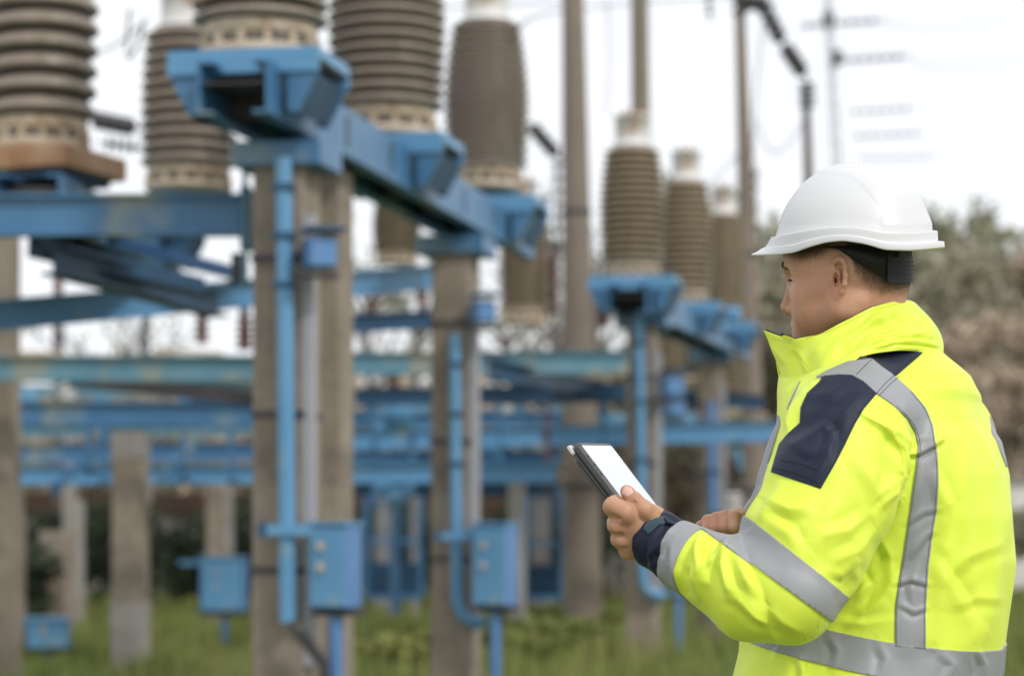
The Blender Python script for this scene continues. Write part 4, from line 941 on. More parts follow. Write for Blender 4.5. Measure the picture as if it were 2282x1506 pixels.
# ---- folds: ridges and valleys pressed into the cloth (photograph-measured run, real displacement along the normal)
def seg_dist(pp, line):
    best = np.full(len(pp), 1e9); tt = np.zeros(len(pp)); side = np.zeros(len(pp))
    L_ = np.array(line, float); seg = np.diff(L_, axis=0); ln = np.hypot(seg[:, 0], seg[:, 1]); tot = ln.sum(); acc = 0
    for i in range(len(seg)):
        d = pp-L_[i]; t = np.clip((d@seg[i])/(ln[i]**2), 0, 1); q = d-t[:, None]*seg[i]; dist = np.hypot(q[:, 0], q[:, 1])
        m = dist < best; best[m] = dist[m]; tt[m] = (acc+t[m]*ln[i])/tot; side[m] = (seg[i][0]*d[m, 1]-seg[i][1]*d[m, 0]) ; acc += ln[i]
    return best, tt, np.sign(side)
def apply_folds(p, q, folds, rounds=1):
    n = vnormals(p, q); view = p-np.array((0, 0, CAMZ)); view /= np.linalg.norm(view, axis=1)[:, None]
    vis = np.clip(-(n*view).sum(1)*2.5, 0, 1); pp = proj(p); disp = np.zeros(len(p))
    for line, amp, wd in folds:       # amp mm (+ ridge, - valley), wd px; the valley sits beside the ridge
        L_ = np.array(line); lo = L_.min(0)-wd*4; hi = L_.max(0)+wd*4
        m = np.where((pp > lo).all(1) & (pp < hi).all(1) & (vis > 0))[0]
        if not len(m): continue
        d, t, s = seg_dist(pp[m], line); env = np.sin(np.pi*np.clip(t*.9+.05, 0, 1))**.7
        sd = d*s/wd
        disp[m] += amp*.0020*env*(np.exp(-sd**2/(np.abs(sd)*.9+.22))-.75*np.exp(-(sd-1.7)**2/1.0))*vis[m]
    return p+n*disp[:, None]
FOLDS = [
 # back panel: long vertical drape and soft wrinkles
 ([(2050, 880), (2105, 1000), (2115, 1150), (2100, 1300), (2085, 1420)], 4.5, 22),
 ([(2160, 930), (2150, 1100), (2165, 1280), (2160, 1430)], 3.0, 26),
 ([(2215, 1010), (2205, 1150), (2215, 1300), (2200, 1420)], 2.0, 20),
 ([(2100, 1040), (2130, 1120), (2120, 1200)], -3, 14), ([(2110, 1290), (2150, 1240), (2230, 1210)], 1.6, 14),
 ([(2120, 1350), (2180, 1330), (2240, 1335)], 1.3, 12), ([(2090, 1230), (2140, 1290), (2190, 1380)], -1.8, 16),
 # tape wrinkles on the back strap
 ([(2030, 1022), (2062, 1002), (2098, 978)], 3, 6), ([(2060, 1015), (2056, 1060), (2040, 1120)], 1.2, 9), ([(2020, 1165), (2055, 1140), (2095, 1132)], 1.3, 7), ([(2030, 1235), (2060, 1195), (2085, 1180)], 1.5, 8),
 ([(1995, 1300), (2030, 1290), (2072, 1300)], 2.0, 6), ([(2050, 1260), (2030, 1310), (2040, 1360)], 1.2, 9), ([(2005, 1345), (2035, 1362), (2068, 1352)], 1.5, 6),
 # side panel under the arm
 ([(1975, 1270), (1930, 1310), (1880, 1345)], 2.4, 14), ([(2000, 1290), (1960, 1340), (1900, 1395)], 2.6, 13),
 ([(1985, 1380), (1930, 1392), (1870, 1385)], 1.6, 10), ([(1960, 1190), (1985, 1240), (1985, 1310)], 2, 14), ([(1920, 1260), (1945, 1300), (1930, 1350)], -2, 11),
 # armhole
 ([(1925, 925), (1975, 955), (2008, 1000), (2012, 1055), (1995, 1095), (1962, 1130)], 3.0, 6), ([(2030, 930), (2045, 970), (2035, 1040), (2020, 1090)], -6, 15),
 ([(1990, 1010), (2000, 1060), (1978, 1105)], 5, 13), 
 ([(1900, 1010), (1935, 1060), (1955, 1100)], 1.8, 16), ([(1965, 950), (2000, 965), (2030, 1000)], 2.5, 12),
 # upper sleeve
 ([(1715, 1115), (1760, 1135), (1800, 1130)], 2.2, 13), ([(1725, 1140), (1775, 1170), (1800, 1215)], -2.4, 14), ([(1930, 1150), (1890, 1180), (1830, 1195)], 2.2, 15), ([(1960, 1165), (1915, 1225), (1860, 1250)], 1.8, 14),
 ([(1745, 1085), (1715, 1125), (1690, 1160)], 2.4, 12), ([(1905, 1270), (1880, 1300), (1850, 1290)], -2, 10), ([(1870, 1100), (1850, 1170), (1800, 1240)], 1.5, 20),
 # navy shoulder patch
 ([(1920, 880), (1850, 950), (1760, 1000)], 2.4, 15), ([(1890, 930), (1850, 1000), (1820, 1060)], 1.8, 12), ([(1840, 930), (1870, 960), (1860, 1000)], -2.2, 10), ([(1760, 985), (1800, 1010), (1840, 1000)], 1.6, 10), ([(1800, 880), (1850, 880), (1910, 850)], 1.4, 12),
 # forearm
 ([(1650, 1195), (1615, 1225), (1565, 1262), (1545, 1300)], 5.5, 14), ([(1620, 1200), (1612, 1260), (1626, 1330)], 5, 11), ([(1655, 1215), (1690, 1300), (1720, 1385)], -4, 15), ([(1560, 1210), (1540, 1260), (1560, 1330)], 3.5, 11),
 ([(1585, 1190), (1570, 1225), (1580, 1280)], -4, 10), ([(1640, 1330), (1685, 1372), (1715, 1392)], 3.4, 10), ([(1700, 1345), (1745, 1385), (1790, 1410)], 2.2, 13), ([(1640, 1230), (1665, 1290), (1700, 1330)], 3, 12),
 # cuff
 ([(1500, 1175), (1480, 1205), (1452, 1235)], 2.6, 8), ([(1490, 1200), (1465, 1238), (1462, 1270)], -2.6, 7), ([(1460, 1190), (1448, 1215), (1455, 1250)], 1.8, 7), ([(1470, 1245), (1452, 1262), (1470, 1290)], 1.6, 6), ([(1500, 1215), (1498, 1260), (1510, 1300)], 2.2, 8),
 # waist band and hem
 ([(1850, 1415), (1870, 1450), (1860, 1490)], 1.8, 10), ([(1960, 1435), (1975, 1470), (1965, 1506)], 1.5, 10), ([(2100, 1455), (2120, 1480), (2110, 1515)], 2, 10), ([(2180, 1450), (2190, 1480), (2185, 1515)], 2.2, 8), ([(1720, 1410), (1740, 1440), (1725, 1470)], 2.2, 9), ([(1780, 1460), (1790, 1500), (1785, 1560)], 2, 10),
 # front
 ([(1745, 900), (1760, 960), (1735, 1010)], 2, 10), ([(1790, 845), (1765, 900), (1755, 960)], 2, 9),
]
# broad, uneven slack of the cloth
def slack(p, q):
    n = vnormals(p, q); d = np.zeros(len(p)); r_ = np.random.RandomState(5)
    for k in range(26):
        f = r_.normal(size=3); f[2] *= .55; f = f/np.linalg.norm(f)*(14+70*r_.rand()); ph = r_.rand()*6.28
        w1 = .35*np.sin(p@(r_.normal(size=3)*9)+k); d += (.0009 if k > 10 else .0013)*np.sin(p@f+ph+w1*2.2)*(20/np.linalg.norm(f))**.5*np.sin(p@(r_.normal(size=3)*5)+k*2)
    return p+n*d[:, None]
jp = slack(jp, jq)
jp = apply_folds(jp, jq, FOLDS)
jp = lap(jp, jq, .18)
jn = vnormals(jp, jq)
jacket = np_mesh('jacket', jp, jq, M['hivis'], person)
bvh = BVHTree.FromPolygons(jp.tolist(), jq.tolist())
cam0 = Vector((0, 0, CAMZ))
def hit(px, py, off=.0015, b=None):
    d = (P(px, py, 3.6)-cam0).normalized(); r_ = (b or bvh).ray_cast(cam0, d)
    if r_[0] is None:
        r_ = (b or bvh).find_nearest(P(px, py, YP)); 
    n = r_[1]
    return r_[0], (n if n.dot(d) < 0 or r_[0] is None else n)
def cr(pts, m):          # Catmull-Rom resample to m points, even in arc length
    P_ = np.array(pts, float); k = len(P_); e = np.vstack([2*P_[0]-P_[1], P_, 2*P_[-1]-P_[-2]]); out_ = []
    for i in range(k-1):
        for t in np.linspace(0, 1, 12, endpoint=False):
            a, b, c, d = e[i], e[i+1], e[i+2], e[i+3]
            out_.append(.5*((2*b)+(-a+c)*t+(2*a-5*b+4*c-d)*t*t+(-a+3*b-3*c+d)*t**3))
    out_.append(P_[-1]); out_ = np.array(out_); s = np.r_[0, np.cumsum(np.linalg.norm(np.diff(out_, axis=0), axis=1))]
    u = np.linspace(0, s[-1], m); return np.stack([np.interp(u, s, out_[:, c]) for c in range(out_.shape[1])], 1)
def drape(name, lefts, rights, m, parent, off=.0016, step=3.2, even=True, b=None):
    """cloth patch laid over the jacket between two edge lines"""
    nl = int(max(np.abs(np.diff(np.array(lefts), axis=0)).sum(), np.abs(np.diff(np.array(rights), axis=0)).sum())/step)+2
    if even: A, B = cr(lefts, nl), cr(rights, nl)
    else:
        A = np.stack([np.interp(np.linspace(0, len(lefts)-1, nl), range(len(lefts)), np.array(lefts)[:, c]) for c in (0, 1)], 1); B = np.stack([np.interp(np.linspace(0, len(rights)-1, nl), range(len(rights)), np.array(rights)[:, c]) for c in (0, 1)], 1)
    wd = int(np.linalg.norm(A-B, axis=1).max()/step)+2
    vs, ns = [], []
    for i in range(nl):
        for j in range(wd+1):
            c = A[i]+(B[i]-A[i])*j/wd; h_, n_ = hit(*c, b=b); vs.append(h_); ns.append(n_)
    V = np.array(vs).reshape(nl, wd+1, 3); Nn = np.array(ns).reshape(nl, wd+1, 3)
    for _ in range(2): Nn[1:-1, 1:-1] = (Nn[1:-1, 1:-1]+Nn[:-2, 1:-1]+Nn[2:, 1:-1]+Nn[1:-1, :-2]+Nn[1:-1, 2:])/5
    V = V+Nn*off
    idx = np.arange(nl*(wd+1)).reshape(nl, wd+1)
    # turned-down rim so that the patch has thickness
    rim = np.r_[idx[0, :], idx[1:, -1], idx[-1, -2::-1], idx[-2:0:-1, 0]]; base = V.reshape(-1, 3); low = base[rim]-Nn.reshape(-1, 3)[rim]*(off+.0008)
    allv = np.vstack([base, low]); f = [(idx[i, j], idx[i, j+1], idx[i+1, j+1], idx[i+1, j]) for i in range(nl-1) for j in range(wd)]
    k = len(base); R_ = len(rim); f += [(rim[(i+1) % R_], rim[i], k+i, k+(i+1) % R_) for i in range(R_)]
    f = np.array(f)
    a, b_, c = allv[f[0, 0]], allv[f[0, 1]], allv[f[0, 2]]
    if np.dot(np.cross(b_-a, c-a), Nn[0, 0]) < 0: f = f[:, ::-1]
    return np_mesh(name, allv, f, m, parent)
def stitches(name, lines, m, parent, r_=.00055, off=.0021, dash=True, b=None):
    for ln in lines:
        mb = MB(); q = cr(ln, max(4, int(np.hypot(*np.diff(np.array(ln), axis=0).T).sum()/4)))
        pts = []
        for c in q:
            h_, n_ = hit(*c, b=b); pts.append(h_+n_*off)
        mb.tube(pts, r_, 5); mb.build(name, m, parent)
# reflective strap over the shoulder and down the back
SL = [(1822, 843), (1838, 839), (1868, 836), (1897, 837), (1922, 850), (1952, 877), (1991, 904), (2021, 933), (2038, 963), (2045, 993), (2041, 1037), (2033, 1097), (2021, 1181), (2013, 1235), (2001, 1305), (1995, 1354), (1994, 1440)]
SR = [(1820, 841), (1842, 828), (1890, 807), (1942, 801), (1963, 818), (1986, 834), (2031, 874), (2061, 909), (2078, 948), (2088, 1008), (2091, 1082), (2088, 1136), (2078, 1191), (2070, 1255), (2065, 1330), (2062, 1364), (2062, 1446)]
strap = drape('back_strap_tape', SL, SR, M['tape'], jacket, .0022, even=False)
NP_L = [(1835, 834), (1826, 852), (1800, 876), (1785, 909), (1783, 943), (1757, 966), (1737, 990), (1728, 1020), (1719, 1052)]
NP_R = [(1897, 833), (1925, 852), (1953, 878), (1925, 911), (1905, 945), (1893, 970), (1882, 993), (1865, 1026), (1829, 1089)]
patch = drape('sleeve_patch', NP_L, NP_R, M['navy'], jacket, .0014, even=False)
patch2 = drape('shoulder_patch', [(1902, 812), (1912, 811), (1942, 806), (1965, 822), (1996, 838)], [(1905, 806), (1918, 795), (1950, 782), (2005, 782), (2056, 786)], M['navy'], jacket, .0014, even=False)
def sil_left(y, x0=1640, x1=1830):
    for x in np.arange(x0, x1, 1.0):
        if bvh.ray_cast(cam0, (P(x, y, 3.6)-cam0).normalized())[0] is not None: return x+1.2
    return x1
ys_ = [925, 945, 970, 1000, 1030, 1060, 1090, 1120, 1145]; xs_ = [sil_left(y) for y in ys_]
drape('chest_tape', list(zip(xs_, ys_)), [(x+w_, y) for x, y, w_ in zip(xs_, ys_, (3, 8, 13, 15, 14, 13, 11, 9, 7))], M['tape'], jacket, .0016)
drape('chest_tape', [(1783, 850), (1768, 880), (1754, 912)], [(1784.5, 850), (1770, 881), (1755.5, 912)], M['tape'], jacket, .0012)
def sil_right(y, x0=2281, x1=2100):
    for x in np.arange(x0, x1, -1.0):
        if bvh.ray_cast(cam0, (P(x, y, 3.6)-cam0).normalized())[0] is not None: return x-1.2
    return x1
ys_ = [928, 945, 965, 985, 1005, 1025, 1040]; xs_ = [sil_right(y) for y in ys_]
drape('back_strap_tape', [(x-w_, y) for x, y, w_ in zip(xs_, ys_, (2, 6, 9, 10, 8, 5, 2))], list(zip(xs_, ys_)), M['tape'], jacket, .0016)

# ---- bands that run all the way round: the cloth between two planes, lifted off
def dlab(p, path, rs):
    best = np.full(len(p), 1e9)
    for i in range(len(path)-1):
        a, b = path[i], path[i+1]; ab = b-a; t = np.clip(((p-a)@ab)/(ab@ab), 0, 1); d = np.linalg.norm(p-a-t[:, None]*ab, axis=1)-(rs[i]+(rs[i+1]-rs[i])*t); best = np.minimum(best, d)
    return best
LP = [V3(*q) for q in sh_l]+[tip]; LR = sl_r+[.038]
def torso_d(p):
    cx, cy, a, b = (np.interp(p[:, 2], zz, t) for t in (cxs, cys, aa, bb)); dx, dy = p[:, 0]-cx, p[:, 1]-cy
    return ((np.abs(dx*S2.x+dy*S2.y)/a)**NSE+(np.abs(dx*F2.x+dy*F2.y)/b)**NSE)**(1/NSE)-1
d_arm = dlab(jp, LP, LR); d_rarm = dlab(jp, [V3(*q) for q in sh_r], [.085, .08, .072, .062, .05, .042]); d_t = torso_d(jp)*.17
is_arm = (d_arm < d_t+.004) & (d_arm < d_rarm)
def band(name, pick, planes, m, off=.0016, th=.0012, parent=None):
    """planes: list of (point, normal) keeping the side the normal points away from"""
    fp = pick[jq].all(1)
    for c, n in planes:
        s_ = (jp-np.array(c))@np.array(n); fp &= (s_[jq] < .02).all(1)
    qq = jq[fp]; u, inv = np.unique(qq, return_inverse=True); bm = bmesh.new(); me = bpy.data.meshes.new('t')
    v = jp[u]+jn[u]*off; me.from_pydata(v.tolist(), [], inv.reshape(-1, 4).tolist()); bm.from_mesh(me); bpy.data.meshes.remove(me)
    for c, n in planes:
        bmesh.ops.bisect_plane(bm, geom=bm.verts[:]+bm.edges[:]+bm.faces[:], plane_co=Vector(c), plane_no=Vector(n), clear_outer=True)
    bm.normal_update()
    be = [e for e in bm.edges if e.is_boundary]; vn = {v: v.normal.copy() for e in be for v in e.verts}
    r_ = bmesh.ops.extrude_edge_only(bm, edges=be); nv = [g_ for g_ in r_['geom'] if isinstance(g_, bmesh.types.BMVert)]
    kd = {tuple(round(c, 6) for c in v.co): n for v, n in vn.items()}
    for v in nv: v.co -= kd.get(tuple(round(c, 6) for c in v.co), Vector((0, 0, 0)))*(off+th)
    me = bpy.data.meshes.new(name); bm.to_mesh(me); bm.free(); me.polygons.foreach_set('use_smooth', [True]*len(me.polygons)); me.materials.append(m)
    o = bpy.data.objects.new(name, me); col.objects.link(o); o.parent = parent or jacket
    return o
def plane2(a, b, tilt, Y=None):
    """plane through two visible points of the jacket, containing a depth direction tilted by tilt"""
    A, B = hit(*a)[0], hit(*b)[0]; dd = Vector(tilt); n = (B-A).cross(dd).normalized(); return A, n
def orient(pl, keep):   # normal must point away from the point kept
    c, n = pl; return (c, n if (Vector(keep)-Vector(c)).dot(n) < 0 else -n)
def plane3(a, b, c):
    A, B, C = (hit(*q)[0] for q in (a, b, c)); return A, (B-A).cross(C-A).normalized()
mid = hit(1745, 1262)[0]
band('upper_sleeve_tape', is_arm, [orient(plane2((1680, 1164), (1862, 1306), (.05, 1, .02)), mid), orient(plane2((1634, 1226), (1812, 1354), (.05, 1, .02)), mid)], M['tape'], off=.0023)
mid = hit(1500, 1230)[0]
armfar = is_arm & (proj(jp)[:, 0] < 1640)
pcA = (cutp, CUTN)
t1 = orient((hit(1472, 1236)[0], Vector(CUTN)), mid)
t2 = orient((hit(1512, 1240)[0], Vector(CUTN)), mid)
band('forearm_tape', armfar, [t1, t2], M['tape'], off=.0022)
band('cuff', armfar, [orient((hit(1473, 1232)[0], Vector(CUTN)), hit(1450, 1220)[0])], M['navy'], off=.0009, th=.001)
mid = hit(2000, 1470)[0]
tors_m = ~is_arm & (d_rarm > .0)
wp = [Vector(hit(*q)[0]) for q in ((1900, 1415), (2062, 1444), (2205, 1448))]+[Vector(hit(*q)[0])+Vector((0, 0, .0505)) for q in ((1735, 1456), (1813, 1472), (1947, 1503))]
wc = sum(wp, Vector())/6; wn = Vector(np.linalg.svd(np.array([list(q-wc) for q in wp]))[2][2]); wb1 = orient((wc, wn), mid)
wb2 = (Vector(wb1[0])-Vector((0, 0, .050)), -Vector(wb1[1]))
band('waist_tape', tors_m, [wb1, wb2], M['tape'], off=.0022)
# seams and stitching
stitches('dark_stitching', [[(1838, 842), (1832, 856), (1806, 879), (1791, 911), (1789, 940)], [(1947, 884), (1918, 915), (1886, 975), (1855, 1040), (1824, 1081)], [(1722, 1044), (1770, 1053), (1827, 1078)], [(1741, 1026), (1780, 1033), (1822, 1048)],
    [(1951, 880), (1970, 858), (1993, 837)], [(1957, 884), (1978, 862), (2002, 840)], [(1908, 838), (1925, 820), (1942, 803)], [(1990, 833), (2020, 812), (2046, 789)], [(1996, 838), (2024, 816), (2053, 791)]], M['thread_dark'], jacket, .0004, .0026)
stitches('tape_stitching', [[(1996, 906), (2024, 933), (2042, 965), (2049, 995), (2045, 1037), (2037, 1097), (2025, 1181), (2017, 1235), (2005, 1305), (1999, 1354), (1998, 1436)], [(2027, 874), (2057, 911), (2074, 950), (2084, 1008), (2087, 1082), (2084, 1136), (2074, 1191), (2066, 1255), (2061, 1330), (2058, 1440)]], M['thread_grey'], jacket, .0004, .0026)
stitches('seam', [[(1918, 924), (1970, 952), (2004, 998), (2012, 1050), (1995, 1095), (1965, 1128)], [(1826, 1360), (1822, 1400)], [(1788, 1400), (1800, 1450), (1796, 1500)]], M['thread_yellow'], jacket, .0004, .0)
# velcro patch and the loose tab of the cuff
drape('velcro_patch', [(1436, 1180), (1440, 1170), (1456, 1158), (1480, 1153)], [(1446, 1190), (1454, 1184), (1466, 1172), (1484, 1168)], M['velcro'], jacket, .0032, step=2)
tb = MB(); t_ = [P(1467, 1138, 3.520), P(1500, 1146, 3.520), P(1533, 1171, 3.512), P(1528, 1176, 3.500), P(1486, 1161, 3.496)]
tb.prism(t_, (-.0016, .0010, -.0020)); tb.build('cuff_tab', M['navy'], jacket).location = (.001, -.010, -.001)

# ------------------------------------------------------------------ collar
top = [(1701, 737, 3.715), (1735, 748, 3.690), (1766, 755, 3.665), (1785, 754, 3.650), (1830, 741, 3.632), (1900, 706, 3.628), (1945, 683, 3.640), (1988, 672, 3.660), (2016, 667, 3.690), (2040, 675, 3.735), (2050, 690, 3.78), (2030, 700, 3.83), (1960, 712, 3.86), (1860, 745, 3.86), (1790, 765, 3.83), (1740, 762, 3.78), (1715, 752, 3.745)]
bot = [(1752, 890, 3.690), (1768, 900, 3.655), (1792, 895, 3.620), (1812, 880, 3.595), (1842, 838, 3.570), (1892, 806, 3.575), (1945, 788, 3.588), (1995, 782, 3.612), (2045, 784, 3.650), (2086, 788, 3.700), (2096, 795, 3.77), (2080, 800, 3.85), (1990, 830, 3.92), (1880, 860, 3.92), (1810, 890, 3.87), (1770, 895, 3.79), (1755, 892, 3.73)]
nu, nv = 260, 64
T3 = cr([tuple(P(*q)) for q in top], nu); B3 = cr([tuple(P(*q)) for q in bot], nu)
ctr = np.array(P(1930, 760, 3.76))
bulge_px = np.interp(np.linspace(0, 1, nu), [0, .12, .3, .45, .55, .62, .7, 1], [-.004, -.006, .004, .012, .017, .017, .010, .0])
rows = []
for j in range(nv+1):
    t = j/nv; c = B3*(1-t)+T3*t; o_ = c-ctr; o_[:, 2] = 0; o_ /= np.linalg.norm(o_, axis=1)[:, None]
    c = c+o_*(bulge_px*np.sin(math.pi*t**.85))[:, None]
    rows.append(c)
cp = np.array(rows).reshape(-1, 3); ci = np.arange((nv+1)*nu).reshape(nv+1, nu)
cq = np.array([(ci[j, i], ci[j, i+1], ci[j+1, i+1], ci[j+1, i]) for j in range(nv) for i in range(nu-1)])
n_ = vnormals(cp, cq)
if (n_*(cp-ctr)).sum() < 0: cq = cq[:, ::-1]
CF = [([(1960, 700), (1930, 730), (1900, 745)], 3.0, 9), ([(1985, 735), (1950, 745), (1905, 775)], 3.4, 9), ([(2030, 738), (1990, 757), (1950, 764), (1900, 790)], 4.0, 9), ([(2075, 735), (2040, 745), (2010, 762)], 2.6, 9), ([(1925, 755), (1880, 780), (1850, 815)], -3.5, 10),
      ([(2092, 768), (2040, 762), (1985, 767), (1940, 783)], 3.2, 5), ([(2094, 786), (2050, 778), (1990, 776)], 2.6, 4), ([(1925, 716), (1960, 712), (2000, 690)], 2.0, 10), ([(1770, 775), (1790, 800), (1805, 840)], 2.2, 7), ([(1900, 790), (1860, 812), (1835, 838)], 2.5, 9), ([(1720, 770), (1755, 810), (1765, 860)], 2.2, 12), ([(1830, 770), (1800, 800), (1790, 830)], 1.6, 14), ([(1880, 725), (1840, 760), (1810, 790)], 1.8, 14), ([(2060, 700), (2075, 730), (2070, 760)], 2.0, 9), ([(1960, 690), (2000, 715), (2040, 712)], -2.2, 9)]
cp = slack(cp, cq); cp = apply_folds(cp, cq, [(l, a*.85, w_) for l, a, w_ in CF])
collar = np_mesh('collar', cp, cq, M['hivis'], jacket)
sm = collar.modifiers.new('thickness', 'SOLIDIFY'); sm.thickness = .0022; sm.offset = -1
# navy lining: the inner layer, standing a hair above the outer edge
n_ = vnormals(cp, cq); lr = cp.reshape(nv+1, nu, 3)-n_.reshape(nv+1, nu, 3)*.0036; lr = lr[nv//3:]
up = lr[-1:]+np.array((0, 0, .0017)); lr = np.concatenate([lr, up]); li = np.arange(lr.shape[0]*nu).reshape(-1, nu)
lq = np.array([(li[j, i], li[j, i+1], li[j+1, i+1], li[j+1, i]) for j in range(lr.shape[0]-1) for i in range(nu-1)])
lining = np_mesh('collar_lining', lr.reshape(-1, 3), lq, M['navy'], jacket); sm = lining.modifiers.new('thickness', 'SOLIDIFY'); sm.thickness = .0015; sm.offset = -1
cb = BVHTree.FromPolygons(cp.tolist(), cq.tolist())
stitches('collar_seam', [[(1768, 764), (1782, 790), (1800, 815), (1811, 842)], [(2090, 774), (2050, 766), (2000, 765), (1950, 776)], [(1722, 754), (1745, 760), (1764, 764)], [(1795, 755), (1850, 737), (1905, 711), (1948, 690), (2012, 675)]], M['thread_yellow'], jacket, .00045, .0002, b=cb)
zp = MB()
for i in range(9):
    c = P(1746+2.6*i, 749+.9*i, 3.668-.001*i); zp.box(c, (.0022, .004, .0026), .4)
zp.build('zip_teeth', M['thread_yellow'], jacket); MB().box(P(1744, 746, 3.672), (.006, .004, .005), .4, .001).build('zip_slider', M['navy'], jacket)

# ------------------------------------------------------------------ right cuff (mostly hidden), trousers, boots
rcf = MB(); rcf.lathe([(.034, 0), (.040, .003), (.043, .05), (.038, .06)], n=24); o = rcf.build('right_cuff', M['navy'], jacket, V3(1672, 1178, 3.722)); o.name = 'cuff'
o.rotation_euler = (Vector(V3(1790, 1210, 3.82)-V3(1672, 1178, 3.722))).to_track_quat('Z', 'Y').to_euler()
tv = Vol((.18, 3.30, .04), (1.0, 4.15, .98), .006)
tv.ell((C0.x, C0.y, .88), (.17, .19, .12), .03)
for s in (-1, 1):
    c = C0+S2*.09*s; fx = C0+S2*.11*s
    tv.chain([(c.x, c.y, .86), (fx.x+F2.x*.02*s, fx.y, .50), (fx.x, fx.y, .12)], [.115, .085, .075], .03)
tv.add(lambda x, y, z: z-.10+0*x+0*y, tv.lo, tv.lo+tv.n*tv.h, .003, 'd', 0)
tp_, tq_ = tv.mesh(1); tp_ = slack(tp_, tq_); np_mesh('trousers', tp_, tq_, M['trouser'], person)
for s in (-1, 1):
    fx = C0+S2*.11*s; b_ = Vol((fx.x-.30, fx.y-.20, -.01), (fx.x+.20, fx.y+.30, .22), .005)
    b_.cone((fx.x, fx.y, .05), (fx.x, fx.y, .17), .052, .055, .02); b_.cone((fx.x, fx.y, .045), (fx.x+F2.x*.17, fx.y+F2.y*.17, .038), .050, .044, .02)
    b_.add(lambda x, y, z: z-.002+0*x+0*y, b_.lo, b_.lo+b_.n*b_.h, .003, 'd', 0)
    p_, q_ = b_.mesh(1); np_mesh('boot', p_, q_, M['boot'], person)

# ------------------------------------------------------------------ hair, brow, eye, nail
u_ = U0-hp_local[:, 0]*KP*math.cos(BETA)-0; pj = proj(hp); n_h = vnormals(hp, hq)
ylat = np.abs(hp_local[:, 1])
# hair line measured on the side view (sagittal px of his left side, mirrored for the other)
us = U0-hp_local[:, 0]*KP*math.cos(BETA)-SB*ylat*KP; vs_ = V0-hp_local[:, 2]*KP
line = np.interp(us, [1700, 1752, 1790, 1830, 1852, 1880, 1893, 1905, 1925, 1960, 2000, 2060], [560, 582, 600, 592, 578, 572, 590, 640, 672, 692, 700, 705])
hm = (vs_ < line) & (hp_local[:, 1] > -.2); earish = (np.abs(us-1873) < 22) & (np.abs(vs_-618) < 52) & (ylat > .0745)
hm &= ~earish
fm = hm[hq].all(1); uq, inv = np.unique(hq[fm], return_inverse=True)
hair = np_mesh('hair', hp[uq]+n_h[uq]*.0011, inv.reshape(-1, 4), None, person)
den = (np.clip((line-vs_)/np.interp(us, [1700, 1890, 1920], [52, 60, 105]), 0, 1)**1.1)[uq]
att = hair.data.attributes.new('hair_cover', 'FLOAT', 'POINT'); att.data.foreach_set('value', den.astype(np.float32))
hmx = bpy.data.materials.new('short_cropped_hair'); hmx.use_nodes = True; t = hmx.node_tree; b_ = t.nodes['Principled BSDF']; b_.inputs['Base Color'].default_value = (.05, .032, .021, 1); b_.inputs['Roughness'].default_value = .7
at = t.nodes.new('ShaderNodeAttribute'); at.attribute_name = 'hair_cover'; tc_ = t.nodes.new('ShaderNodeTexCoord'); nz_ = t.nodes.new('ShaderNodeTexNoise'); nz_.inputs['Scale'].default_value = 900; nz_.inputs['Detail'].default_value = 2
mpn = t.nodes.new('ShaderNodeMapping'); mpn.inputs['Scale'].default_value = (1, 1, .35)
ad = t.nodes.new('ShaderNodeMath'); ad.operation = 'MULTIPLY_ADD'; ad.inputs[1].default_value = 1.55; ad.inputs[2].default_value = -.34
sb = t.nodes.new('ShaderNodeMath'); sb.operation = 'SUBTRACT'; mr = t.nodes.new('ShaderNodeMapRange'); mr.inputs[1].default_value = -.48; mr.inputs[2].default_value = .32; mr.inputs[4].default_value = .96
t.links.new(tc_.outputs['Object'], mpn.inputs[0]); t.links.new(mpn.outputs[0], nz_.inputs['Vector']); t.links.new(at.outputs['Fac'], ad.inputs[0]); t.links.new(ad.outputs[0], sb.inputs[0]); t.links.new(nz_.outputs['Fac'], sb.inputs[1]); t.links.new(sb.outputs[0], mr.inputs[0]); t.links.new(mr.outputs[0], b_.inputs['Alpha'])
hair.data.materials.append(hmx)
hb = BVHTree.FromPolygons(hp.tolist(), hq.tolist())
def onhead(l):     # local point -> nearest point of the head surface
    r_ = hb.find_nearest(Vector(hw([l])[0])); return r_[0], r_[1]
for s in (1, -1):
    eb = MB(); r_ = random.Random(4)
    for i in range(300):
        t_ = .05+.75*r_.random(); l = (.101-.030*t_, s*(.010+.030*t_), .0225+.002*math.sin(t_*2.6)+.0032*(1-.6*t_)*(r_.random()-.5)*2)
        c, n = onhead(l); d = (Vector((-.6*t_-.2, s*.9, .35-.5*t_)).normalized()); dw = Fh*d.x+Lh*d.y+Vector((0, 0, d.z))
        dw = (dw-n*dw.dot(n)).normalized(); eb.tube([c-n*.0003, c+dw*.003+n*.0006, c+dw*.0065+n*.0005], [.00042, .00035, .0001], 4)
    eb.build('eyebrow', M['hairbrow'], person)
    el_ = MB()
    for i in range(26):
        t_ = i/25; l = (.0860-.011*t_, s*(.020+.026*t_), .0022+.0008*math.sin(t_*3)); c, n = onhead(l)
        d = Fh*1.0+Lh*s*(.2+.5*t_)+Vector((0, 0, -.50)); d.normalize(); el_.tube([c, c+d*.005, c+d*.010+Vector((0, 0, .0012))], [.0011, .0008, .0002], 4)
    el_.build('eyelashes', M['hairbrow'], person)
    eyo = MB().lathe([(.001, -.0120), (.006, -.0104), (.0104, -.006), (.012, 0), (.0104, .006), (.006, .0104), (.001, .012)], n=20).build('eyeball', M['eye'], person, Vector(hw([(.0735, s*.031, -.0008)])[0]))
nb = BVHTree.FromPolygons(lhp.tolist(), lhq.tolist())
